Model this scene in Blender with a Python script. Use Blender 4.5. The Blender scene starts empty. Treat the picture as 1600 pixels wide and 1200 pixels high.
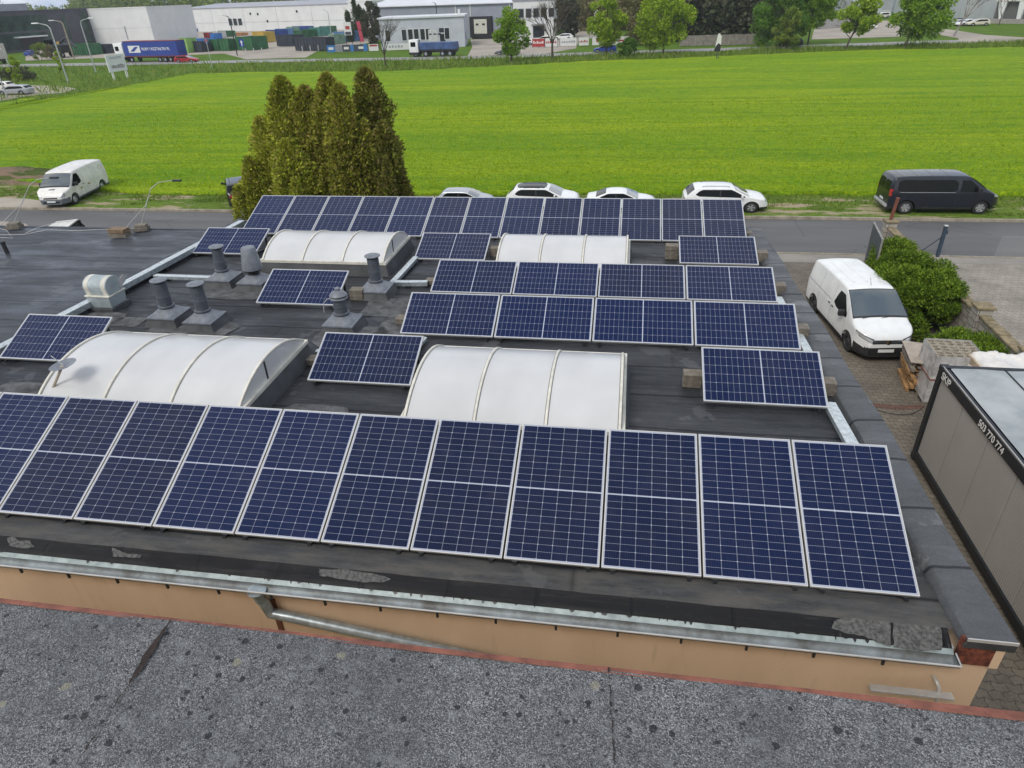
import bpy, bmesh, math, random
from mathutils import Vector, Matrix, noise
R = math.radians
scene = bpy.context.scene
COL = scene.collection
rnd = random.Random(7)

# ------------------------------------------------------------------ camera
CAM_H = 9.8
F_PX = 1052.1
PITCH, ROLL, YAW = R(30.2), R(-2.2236), R(10.1892)
fw = Vector((-math.sin(YAW)*math.cos(PITCH), math.cos(YAW)*math.cos(PITCH), -math.sin(PITCH)))
r0 = Vector((math.cos(YAW), math.sin(YAW), 0)); u0 = r0.cross(fw)
rt = r0*math.cos(ROLL) + u0*math.sin(ROLL)
up = -r0*math.sin(ROLL) + u0*math.cos(ROLL)
cam_d = bpy.data.cameras.new('camera'); cam = bpy.data.objects.new('camera', cam_d); COL.objects.link(cam)
cam.matrix_world = Matrix(((rt.x, up.x, -fw.x, 0), (rt.y, up.y, -fw.y, 0), (rt.z, up.z, -fw.z, CAM_H), (0, 0, 0, 1)))
cam_d.sensor_width = 36; cam_d.lens = F_PX/1600*36
cam_d.clip_start = 0.05; cam_d.clip_end = 6000
scene.camera = cam

# ------------------------------------------------------------------ world, sun, exposure
SUN_EL, SUN_AZ = R(48), R(205)      # azimuth measured clockwise from +Y
w = bpy.data.worlds.new('World'); scene.world = w; w.use_nodes = True
nt = w.node_tree; nt.nodes.clear()
out = nt.nodes.new('ShaderNodeOutputWorld'); bg = nt.nodes.new('ShaderNodeBackground')
sky = nt.nodes.new('ShaderNodeTexSky'); sky.sky_type = 'NISHITA'; sky.sun_disc = False
sky.sun_elevation = SUN_EL; sky.sun_rotation = SUN_AZ; sky.dust_density = 2.5; sky.air_density = 1.2
tc = nt.nodes.new('ShaderNodeTexCoord'); mp = nt.nodes.new('ShaderNodeMapping'); mp.inputs['Scale'].default_value = (1.3, 1.3, 3.2)
nz = nt.nodes.new('ShaderNodeTexNoise'); nz.inputs['Scale'].default_value = 1.7; nz.inputs['Detail'].default_value = 7; nz.inputs['Roughness'].default_value = .55
cr = nt.nodes.new('ShaderNodeValToRGB')
cr.color_ramp.elements[0].position = .40; cr.color_ramp.elements[0].color = (3.2, 4.1, 5.9, 1)
cr.color_ramp.elements[1].position = .62; cr.color_ramp.elements[1].color = (9.8, 9.7, 9.4, 1)
mx = nt.nodes.new('ShaderNodeMix'); mx.data_type = 'RGBA'; mx.inputs[0].default_value = .9
nt.links.new(tc.outputs['Generated'], mp.inputs[0]); nt.links.new(mp.outputs[0], nz.inputs['Vector'])
nt.links.new(nz.outputs['Fac'], cr.inputs[0]); nt.links.new(sky.outputs[0], mx.inputs[6]); nt.links.new(cr.outputs[0], mx.inputs[7])
nt.links.new(mx.outputs[2], bg.inputs[0]); bg.inputs[1].default_value = .10
nt.links.new(bg.outputs[0], out.inputs[0])
sd = bpy.data.lights.new('sun', 'SUN'); sd.energy = 1.5; sd.angle = R(22); sd.color = (1, .95, .87)
sun = bpy.data.objects.new('sun', sd); COL.objects.link(sun)
sdir = Vector((math.sin(SUN_AZ)*math.cos(SUN_EL), math.cos(SUN_AZ)*math.cos(SUN_EL), math.sin(SUN_EL)))
sun.rotation_euler = sdir.to_track_quat('Z', 'Y').to_euler(); sun.location = (0, -20, 60)
vs = scene.view_settings; vs.view_transform = 'Standard'; vs.look = 'None'; vs.exposure = 0.42; vs.gamma = 1; vs.use_curve_mapping = False
scene.render.engine = 'CYCLES'
scene.render.resolution_x = 1024; scene.render.resolution_y = 768

# ------------------------------------------------------------------ survey helpers (1600x1200 sketch units -> a point of the place)
def ray(px, py): return fw + rt*((px-800)/F_PX) - up*((py-600)/F_PX)
def at(px, py, z=0.0):
    d = ray(px, py); t = (z-CAM_H)/d.z
    return Vector((d.x*t, d.y*t, z))
def atY(px, py, Y):
    d = ray(px, py); t = Y/d.y
    return Vector((d.x*t, Y, CAM_H+d.z*t))

# ------------------------------------------------------------------ materials
MATS = {}
class NT:
    def __init__(s, m): s.t = m.node_tree; s.n = s.t.nodes; s.l = s.t.links
    def new(s, typ, **kw):
        n = s.n.new(typ)
        for k, v in kw.items(): setattr(n, k, v)
        return n
    def val(s, sock, v):
        if hasattr(v, 'node'): s.l.new(v, sock)
        else: sock.default_value = v
    def math(s, op, a, b=0.0, c=0.0):
        n = s.new('ShaderNodeMath', operation=op)
        s.val(n.inputs[0], a); s.val(n.inputs[1], b); s.val(n.inputs[2], c)
        return n.outputs[0]
    def noise(s, vec, scale, detail=4, rough=.6, out='Fac'):
        n = s.new('ShaderNodeTexNoise'); s.l.new(vec, n.inputs['Vector'])
        n.inputs['Scale'].default_value = scale; n.inputs['Detail'].default_value = detail; n.inputs['Roughness'].default_value = rough
        return n.outputs[out]
    def ramp(s, f, stops, interp='LINEAR'):
        n = s.new('ShaderNodeValToRGB'); s.l.new(f, n.inputs[0]); e = n.color_ramp.elements; n.color_ramp.interpolation = interp
        while len(e) < len(stops): e.new(.5)
        for i, (p, c) in enumerate(stops):
            e[i].position = p; e[i].color = (c, c, c, 1) if isinstance(c, (int, float)) else (*c, 1)
        return n.outputs[0]
    def mix(s, f, a, b, blend='MIX'):
        n = s.new('ShaderNodeMix', data_type='RGBA', blend_type=blend)
        s.val(n.inputs[0], f)
        for i, v in ((6, a), (7, b)):
            if hasattr(v, 'node'): s.l.new(v, n.inputs[i])
            else: n.inputs[i].default_value = (*v, 1)
        return n.outputs[2]
    def mapv(s, vec, scale=(1, 1, 1), rot=(0, 0, 0), loc=(0, 0, 0)):
        n = s.new('ShaderNodeMapping'); s.l.new(vec, n.inputs[0])
        n.inputs['Scale'].default_value = scale; n.inputs['Rotation'].default_value = rot; n.inputs['Location'].default_value = loc
        return n.outputs[0]
    def bump(s, h, strength=.3, dist=.02, normal=None):
        n = s.new('ShaderNodeBump'); s.l.new(h, n.inputs['Height']); n.inputs['Strength'].default_value = strength; n.inputs['Distance'].default_value = dist
        if normal is not None: s.l.new(normal, n.inputs['Normal'])
        return n.outputs[0]
def newmat(name):
    m = bpy.data.materials.new(name); m.use_nodes = True; MATS[name] = m
    t = NT(m); b = t.n['Principled BSDF']
    return m, t, b
def pos(t):      # world position, real metres
    return t.new('ShaderNodeNewGeometry').outputs['Position']
def objc(t): return t.new('ShaderNodeTexCoord').outputs['Object']
def simple(name, col, rough=.6, metal=0.0, var=.18, scale=3.0, bump=0.0, bscale=40.0, col2=None, coat=0.0, spec=.5, detail=5):
    m, t, b = newmat(name)
    o = objc(t)
    c2 = col2 if col2 else tuple(max(0, c*(1-var*1.6)) for c in col)
    f = t.ramp(t.noise(o, scale, detail), [(.35, 0.0), (.68, 1.0)])
    t.l.new(t.mix(f, tuple(min(1, c*(1+var*.35)) for c in col), c2), b.inputs['Base Color'])
    b.inputs['Roughness'].default_value = rough; b.inputs['Metallic'].default_value = metal
    b.inputs['Specular IOR Level'].default_value = spec
    if coat: b.inputs['Coat Weight'].default_value = coat; b.inputs['Coat Roughness'].default_value = .06
    if bump: t.l.new(t.bump(t.noise(o, bscale, 4), bump, .02), b.inputs['Normal'])
    return m

# solar glass: UV u across the short side, v along the long side
def solar_mat():
    m, t, b = newmat('solar_cells')
    uv = t.new('ShaderNodeUVMap').outputs[0]; sp = t.new('ShaderNodeSeparateXYZ'); t.l.new(uv, sp.inputs[0])
    u, v = sp.outputs[0], sp.outputs[1]
    W_, L_ = 1.0, 1.72
    mu, mv, g = .012/W_, .016/L_, .0075/L_
    uu = t.math('MULTIPLY', t.math('DIVIDE', t.math('SUBTRACT', u, mu), 1-2*mu), 6.0)
    va = t.math('ABSOLUTE', t.math('SUBTRACT', v, .5))
    vv = t.math('MULTIPLY', t.math('DIVIDE', t.math('SUBTRACT', va, g), .5-mv-g), 10.0)
    fu = t.math('FRACT', uu); fv = t.math('FRACT', vv); fv2 = t.math('FRACT', t.math('MULTIPLY', vv, .5))
    cu, cv = .1627, .0815
    du = t.math('MULTIPLY', t.math('MINIMUM', fu, t.math('SUBTRACT', 1.0, fu)), cu)
    dv = t.math('MULTIPLY', t.math('MINIMUM', fv, t.math('SUBTRACT', 1.0, fv)), cv)
    dv2 = t.math('MULTIPLY', t.math('MINIMUM', fv2, t.math('SUBTRACT', 1.0, fv2)), cv*2)
    ln = t.math('LESS_THAN', du, .0014)
    ln = t.math('MAXIMUM', ln, t.math('LESS_THAN', dv, .0011))
    ln = t.math('MAXIMUM', ln, t.math('LESS_THAN', t.math('ADD', du, dv2), .0092))
    for e in (t.math('LESS_THAN', uu, 0), t.math('GREATER_THAN', uu, 6), t.math('LESS_THAN', vv, 0), t.math('GREATER_THAN', vv, 10)):
        ln = t.math('MAXIMUM', ln, e)
    bus = t.math('LESS_THAN', t.math('ABSOLUTE', t.math('SUBTRACT', t.math('FRACT', t.math('MULTIPLY', fu, 9.0)), .5)), .06)
    # every cell a little different, every panel a little different
    cell = t.new('ShaderNodeCombineXYZ'); t.l.new(t.math('FLOOR', uu), cell.inputs[0]); t.l.new(t.math('FLOOR', t.math('MULTIPLY', v, 20.0)), cell.inputs[1])
    oi = t.new('ShaderNodeObjectInfo'); t.l.new(oi.outputs['Random'], cell.inputs[2])
    wn = t.new('ShaderNodeTexWhiteNoise', noise_dimensions='3D'); t.l.new(cell.outputs[0], wn.inputs[0])
    c = t.mix(oi.outputs['Random'], (.003, .010, .050), (.003, .007, .030))
    c = t.mix(t.math('MULTIPLY', wn.outputs[0], .35), c, (.007, .014, .058))
    c = t.mix(t.math('MULTIPLY', bus, .16), c, (.16, .2, .32))
    c = t.mix(ln, c, (.36, .39, .47))
    # thin dust film, thicker along the low edge
    d = t.ramp(t.noise(objc(t), 2.2, 6, .7), [(.45, 0.0), (.8, .035)])
    c = t.mix(d, c, (.35, .33, .3))
    t.l.new(c, b.inputs['Base Color'])
    b.inputs['Roughness'].default_value = .5; b.inputs['Specular IOR Level'].default_value = .05
    b.inputs['Coat Weight'].default_value = 1; b.inputs['Coat Roughness'].default_value = .07; b.inputs['Coat IOR'].default_value = 1.2
    return m
SOLAR = solar_mat()
ALU = simple('pale_aluminium', (.58, .57, .54), .42, .35, .1, 6)
ZINC = simple('galvanised_steel', (.48, .54, .56), .4, .55, .25, 9)
DULLZINC = simple('dull_zinc', (.58, .63, .64), .5, .35, .22, 14)
STEEL = simple('dark_steel', (.05, .055, .06), .45, .5, .2, 8)
BLACKP = simple('black_plastic', (.016, .017, .019), .5, 0, .2, 5, bump=.1, bscale=200)
CONC = simple('weathered_concrete', (.34, .3, .23), .9, 0, .3, 12, bump=.5, bscale=60)
PVC = simple('grey_pvc', (.085, .095, .115), .42, 0, .2, 7)
PVCL = simple('light_grey_pvc', (.17, .185, .21), .4, 0, .2, 7)

def membrane(name, base, light, dark, seam, axis=1, scale=1.0, rough=.55, patches=.62, off=0.0, silt=False, streak=1.0):
    m, t, b = newmat(name)
    p = pos(t); sp = t.new('ShaderNodeSeparateXYZ'); t.l.new(p, sp.inputs[0])
    n1 = t.noise(p, .55*scale, 6, .62); n2 = t.noise(t.mapv(p, (1.3, 3.2, 1)), 2.0*scale, 6, .7); n3 = t.noise(p, 26, 3, .7)
    c = t.mix(t.ramp(n2, [(.3, 0.0), (.7, 1.0)]), base, dark)
    c = t.mix(t.ramp(n1, [(patches, 0.0), (patches+.05, .75)]), c, light)
    c = t.mix(t.ramp(n3, [(.35, 0.0), (.8, .35)]), c, tuple(x*1.7 for x in base))
    c = t.mix(t.ramp(t.noise(t.mapv(p, (.35, 9, 1)), 1.6, 5, .75), [(.40, .75*streak), (.56, 0.0)]), c, tuple(x*.55 for x in dark))
    c = t.mix(t.ramp(t.noise(t.mapv(p, (.5, 7, 1), (0, 0, 0), (3, 5, 0)), 2.4, 6, .8), [(.56, 0.0), (.70, .7*streak)]), c, tuple(x*1.15 for x in light))
    c = t.mix(t.ramp(t.noise(t.mapv(p, (1, 1, 1), (0, 0, 0), (7, 2, 0)), 1.15, 8, .62), [(.60, 0.0), (.615, .55)]), c, light)
    c = t.mix(t.ramp(t.noise(p, 190, 2, .6), [(.38, 0.0), (.75, .5)]), c, tuple(x*2.3 for x in base))
    c = t.mix(t.ramp(t.noise(t.mapv(p, (.9, 3.5, 1)), 1.1, 7, .75), [(.55, 0.0), (.78, .55)]), c, tuple(x*2.1 for x in base))
    if silt:   # silt deposit that washed down to the eave
        band = t.ramp(sp.outputs[1], [(0.0, 1.0), (1.0, 0.0)])
        mr = t.new('ShaderNodeMapRange'); t.l.new(sp.outputs[1], mr.inputs[0]); mr.inputs[1].default_value = 4.98; mr.inputs[2].default_value = 5.75; mr.inputs[3].default_value = 1; mr.inputs[4].default_value = 0
        sn = t.ramp(t.noise(t.mapv(p, (.8, 3, 1)), 1.8, 7, .7), [(.38, .15), (.6, 1.0)])
        c = t.mix(t.math('MULTIPLY', t.math('MULTIPLY', mr.outputs[0], sn), .85), c, (.105, .098, .085))
        c = t.mix(t.ramp(t.noise(p, 3.1, 6, .7), [(.66, 0.0), (.72, .35)]), c, (.16, .16, .16))
    # lap seams of the felt, one metre apart, slightly wandering, with dark bleed
    wob = t.math('MULTIPLY', t.math('SUBTRACT', t.noise(t.mapv(p, (.5, .5, .5)), 1.3, 3), .5), .14)
    s = t.math('FRACT', t.math('ADD', t.math('DIVIDE', t.math('ADD', sp.outputs[axis], wob), .97), off))
    d = t.math('ABSOLUTE', t.math('SUBTRACT', s, .5))
    line = t.ramp(d, [(0.0, 1.0), (.012, 1.0), (.034, 0.0)])
    c = t.mix(t.math('MULTIPLY', line, .8), c, seam)
    # end laps, every ~5 m in the other direction, staggered per strip
    strip = t.math('FLOOR', t.math('ADD', t.math('DIVIDE', t.math('ADD', sp.outputs[axis], wob), .97), off+.5))
    wn = t.new('ShaderNodeTexWhiteNoise', noise_dimensions='1D'); t.l.new(strip, wn.inputs['W'])
    s2 = t.math('FRACT', t.math('ADD', t.math('DIVIDE', sp.outputs[1-axis], 7.5), wn.outputs[0]))
    line2 = t.ramp(t.math('ABSOLUTE', t.math('SUBTRACT', s2, .5)), [(0.0, .5), (.0025, .4), (.005, 0.0)])
    c = t.mix(line2, c, seam)
    t.l.new(c, b.inputs['Base Color'])
    r = t.ramp(t.noise(t.mapv(p, (.6, 2.2, 1)), .9, 5, .6), [(.35, rough-.26), (.65, rough+.2)])
    t.l.new(r, b.inputs['Roughness']); b.inputs['Specular IOR Level'].default_value = .22
    h = t.math('ADD', t.math('MULTIPLY', n3, .5), t.math('MULTIPLY', line, -1.0))
    t.l.new(t.bump(t.noise(p, 160, 2), .25, .004, t.bump(t.math('ADD', h, t.math('MULTIPLY', n1, 3.0)), .35, .02)), b.inputs['Normal'])
    return m
FELT = membrane('roof_felt', (.034, .036, .040), (.088, .09, .094), (.014, .015, .017), (.004, .004, .005), silt=True)
FELT2 = membrane('annex_roof_felt', (.052, .056, .064), (.115, .12, .125), (.038, .041, .047), (.018, .019, .022), rough=.5, patches=.68, off=.3)
COPING = membrane('coping_felt', (.075, .079, .083), (.16, .165, .168), (.04, .043, .046), (.01, .01, .012), off=.6, streak=0.0)
EAVE = membrane('eave_felt', (.009, .009, .010), (.035, .035, .034), (.005, .005, .006), (.006, .006, .007), axis=0, patches=.6, off=.2)

def granule_mat():
    m, t, b = newmat('slate_granules')
    p = pos(t)
    vo = t.new('ShaderNodeTexVoronoi'); t.l.new(p, vo.inputs['Vector']); vo.inputs['Scale'].default_value = 250
    sp = t.new('ShaderNodeSeparateColor'); t.l.new(vo.outputs['Color'], sp.inputs[0])
    c = t.ramp(sp.outputs[0], [(0.0, (.034, .035, .037)), (.3, (.10, .102, .105)), (.7, (.185, .188, .193)), (1.0, (.40, .40, .40))])
    big = t.noise(p, 3.5, 5, .6)
    c = t.mix(t.ramp(big, [(.35, .55), (.7, 0.0)]), c, (.075, .078, .082))
    c = t.mix(t.ramp(t.noise(p, 17, 4, .7), [(.52, 0.0), (.7, .5)]), c, (.26, .265, .275))
    # bald dark spots
    q = t.new('ShaderNodeVectorMath', operation='ADD'); t.l.new(p, q.inputs[0])
    wv = t.noise(p, 60, 3, .6, 'Color'); ws = t.new('ShaderNodeVectorMath', operation='SCALE'); t.l.new(wv, ws.inputs[0]); ws.inputs['Scale'].default_value = .022
    t.l.new(ws.outputs[0], q.inputs[1])
    v2 = t.new('ShaderNodeTexVoronoi', voronoi_dimensions='2D'); t.l.new(q.outputs[0], v2.inputs['Vector']); v2.inputs['Scale'].default_value = 13
    s2 = t.new('ShaderNodeSeparateColor'); t.l.new(v2.outputs['Color'], s2.inputs[0])
    rad = t.math('MULTIPLY', t.math('POWER', s2.outputs[1], 2.2), .20)
    spot = t.math('MULTIPLY', t.math('LESS_THAN', v2.outputs['Distance'], rad), t.math('GREATER_THAN', s2.outputs[0], .25))
    c = t.mix(t.math('MULTIPLY', spot, .8), c, (.018, .019, .021))
    pit = t.ramp(t.noise(t.mapv(q.outputs[0], (1, 1, .01)), 34, 3, .55), [(.64, 0.0), (.69, .75)])
    c = t.mix(pit, c, (.022, .023, .025))
    v3 = t.new('ShaderNodeTexVoronoi', voronoi_dimensions='2D'); t.l.new(q.outputs[0], v3.inputs['Vector']); v3.inputs['Scale'].default_value = 5.1
    s3 = t.new('ShaderNodeSeparateColor'); t.l.new(v3.outputs['Color'], s3.inputs[0])
    lich = t.math('MULTIPLY', t.math('LESS_THAN', v3.outputs['Distance'], .09), t.math('GREATER_THAN', s3.outputs[0], .9))
    c = t.mix(t.math('MULTIPLY', lich, .4), c, (.36, .33, .22))
    t.l.new(c, b.inputs['Base Color']); b.inputs['Roughness'].default_value = .8; b.inputs['Specular IOR Level'].default_value = .2
    t.l.new(t.bump(t.math('ADD', sp.outputs[0], t.math('MULTIPLY', vo.outputs['Distance'], -1.5)), .8, .003, t.bump(big, .4, .02)), b.inputs['Normal'])
    return m
GRAN = granule_mat()

def stucco():
    m, t, b = newmat('peach_render'); p = pos(t)
    c = t.mix(t.ramp(t.noise(t.mapv(p, (1, 1, .35)), 1.6, 6, .6), [(.35, 0.0), (.75, 1.0)]), (.70, .515, .35), (.61, .44, .29))
    c = t.mix(t.ramp(t.noise(t.mapv(p, (3, 3, .5)), 3, 4), [(.6, 0.0), (.85, .35)]), c, (.3, .2, .12))
    t.l.new(c, b.inputs['Base Color']); b.inputs['Roughness'].default_value = .9
    t.l.new(t.bump(t.noise(p, 220, 3), .35, .004), b.inputs['Normal'])
    return m
STUCCO = stucco()
def paving(name, c1, c2, joint, bw, bh, rot=0.0, zig=.35):
    m, t, b = newmat(name); p = pos(t)
    q = t.mapv(p, (1, 1, 1), (0, 0, rot)); sp = t.new('ShaderNodeSeparateXYZ'); t.l.new(q, sp.inputs[0])
    # zig-zag (interlocking) joint: bend the brick grid
    tri = t.math('PINGPONG', sp.outputs[0], bw*.5); tri2 = t.math('PINGPONG', sp.outputs[1], bh*.5)
    cx = t.new('ShaderNodeCombineXYZ'); t.l.new(t.math('ADD', sp.outputs[0], t.math('MULTIPLY', tri2, zig)), cx.inputs[0]); t.l.new(t.math('ADD', sp.outputs[1], t.math('MULTIPLY', tri, zig)), cx.inputs[1])
    br = t.new('ShaderNodeTexBrick'); t.l.new(cx.outputs[0], br.inputs['Vector'])
    br.inputs['Scale'].default_value = 1; br.inputs['Brick Width'].default_value = bw; br.inputs['Row Height'].default_value = bh
    br.inputs['Mortar Size'].default_value = .008; br.inputs['Mortar Smooth'].default_value = .3; br.inputs['Bias'].default_value = -.2
    br.inputs['Color1'].default_value = (*c1, 1); br.inputs['Color2'].default_value = (*c2, 1); br.inputs['Mortar'].default_value = (*joint, 1)
    c = t.mix(t.ramp(t.noise(p, .9, 6, .65), [(.38, 0.0), (.72, .7)]), br.outputs[0], tuple(x*.42 for x in c2))
    c = t.mix(t.ramp(t.noise(p, 14, 4, .7), [(.4, 0.0), (.8, .4)]), c, tuple(min(1, x*1.35) for x in c1))
    t.l.new(c, b.inputs['Base Color']); b.inputs['Roughness'].default_value = .85
    t.l.new(t.bump(t.math('MULTIPLY', br.outputs['Fac'], -1.0), .7, .012), b.inputs['Normal'])
    return m
PAVE = paving('interlocking_paving', (.17, .145, .11), (.115, .098, .078), (.035, .03, .024), .22, .16)
PAVE2 = paving('pale_paving', (.30, .27, .225), (.24, .215, .18), (.1, .09, .075), .24, .24)
def asphalt(name, c1, c2):
    m, t, b = newmat(name); p = pos(t)
    c = t.mix(t.ramp(t.noise(t.mapv(p, (.12, 1.0, 1)), .9, 6, .6), [(.35, 0.0), (.68, 1.0)]), c1, c2)
    c = t.mix(t.ramp(t.noise(p, 60, 3, .7), [(.4, 0.0), (.8, .5)]), c, tuple(x*1.9 for x in c2))
    v = t.new('ShaderNodeTexVoronoi', feature='DISTANCE_TO_EDGE'); t.l.new(t.mapv(p, (.16, .3, 1)), v.inputs['Vector']); v.inputs['Scale'].default_value = 1.4
    c = t.mix(t.math('MULTIPLY', t.math('LESS_THAN', v.outputs['Distance'], .004), .5), c, (.02, .02, .02))
    t.l.new(c, b.inputs['Base Color']); b.inputs['Roughness'].default_value = .75
    t.l.new(t.bump(t.noise(p, 90, 3), .4, .01), b.inputs['Normal'])
    return m
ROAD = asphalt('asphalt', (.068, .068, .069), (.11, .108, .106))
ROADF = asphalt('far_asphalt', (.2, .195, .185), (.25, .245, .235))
GRAVEL = simple('pale_gravel', (.34, .30, .25), .95, 0, .2, .15, col2=(.25, .22, .18), bump=.3, bscale=4)
CONCP = simple('footway_concrete', (.25, .23, .2), .9, 0, .2, .8, col2=(.17, .16, .14), bump=.4, bscale=30)
KERB = simple('kerb_concrete', (.33, .29, .22), .9, 0, .25, 2.5, bump=.4, bscale=30)
def field_mat():
    m, t, b = newmat('green_crop'); p = pos(t)
    big = t.noise(t.mapv(p, (.25, 1.0, 1)), .11, 6, .6)
    row = t.noise(t.mapv(p, (.05, 1.0, 1), (0, 0, R(1.5))), 1.1, 5, .65)
    c = t.mix(t.ramp(big, [(.34, 0.0), (.66, 1.0)]), (.13, .29, .008), (.38, .46, .010))
    c = t.mix(t.ramp(row, [(.38, .9), (.56, 0.0)]), c, (.09, .23, .010))
    c = t.mix(t.ramp(t.noise(t.mapv(p, (.6, 2.0, 1)), 2.2, 5, .75), [(.42, 0.0), (.72, .75)]), c, (.44, .50, .015))
    c = t.mix(t.ramp(t.noise(t.mapv(p, (1.0, 2.6, 1)), 5.5, 4, .8), [(.42, .85), (.6, 0.0)]), c, (.085, .18, .008))
    t.l.new(c, b.inputs['Base Color']); b.inputs['Roughness'].default_value = .9; b.inputs['Specular IOR Level'].default_value = .1
    t.l.new(t.bump(t.noise(t.mapv(p, (.5, 1.8, 1)), 2.2, 7, .8), .7, .3), b.inputs['Normal'])
    return m
FIELD = field_mat()
def grass_mat(name='rough_grass', a=(.075, .15, .015), b_=(.15, .24, .025), dirt=None, thr=.55, dscale=.5):
    m, t, b = newmat(name); p = pos(t)
    c = t.mix(t.ramp(t.noise(p, .35, 6, .65), [(.35, 0.0), (.65, 1.0)]), a, b_)
    c = t.mix(t.ramp(t.noise(t.mapv(p, (1, 2, 1)), 5, 5, .75), [(.42, .75), (.6, 0.0)]), c, tuple(x*.5 for x in a))
    if dirt:
        c = t.mix(t.ramp(t.noise(t.mapv(p, (.35, 1.0, 1)), dscale, 7, .68), [(thr, 0.0), (thr+.07, 1.0)]), c, dirt)
        c = t.mix(t.ramp(t.noise(p, 8, 5, .7), [(.5, 0.0), (.75, .35)]), c, tuple(x*1.4 for x in dirt))
    t.l.new(c, b.inputs['Base Color']); b.inputs['Roughness'].default_value = .95; b.inputs['Specular IOR Level'].default_value = .1
    t.l.new(t.bump(t.noise(p, 6, 5, .7), .7, .12), b.inputs['Normal'])
    return m
GRASS = grass_mat()
VERGE = grass_mat('worn_verge', (.09, .17, .016), (.16, .24, .024), (.33, .27, .18), .52, .9)
def leaf_mat(name, cols, trans=.35, rough=.6, pscale=.5):
    m, t, b = newmat(name)
    g = t.new('ShaderNodeNewGeometry')
    n = len(cols)
    c = t.ramp(g.outputs['Random Per Island'], [(i/(n-1), cc) for i, cc in enumerate(cols)])
    c2 = t.mix(t.ramp(t.noise(g.outputs['Position'], pscale, 4), [(.35, .4), (.65, 0.0)]), c, cols[0])
    t.l.new(c2, b.inputs['Base Color']); b.inputs['Roughness'].default_value = rough; b.inputs['Specular IOR Level'].default_value = .12
    tr = t.new('ShaderNodeBsdfTranslucent'); t.l.new(c2, tr.inputs[0])
    ms = t.new('ShaderNodeMixShader'); ms.inputs[0].default_value = trans
    o = t.n['Material Output']; t.l.new(b.outputs[0], ms.inputs[1]); t.l.new(tr.outputs[0], ms.inputs[2]); t.l.new(ms.outputs[0], o.inputs[0])
    return m
BARK = simple('bark', (.09, .07, .05), .95, 0, .3, 6, bump=.8, bscale=18)

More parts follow.
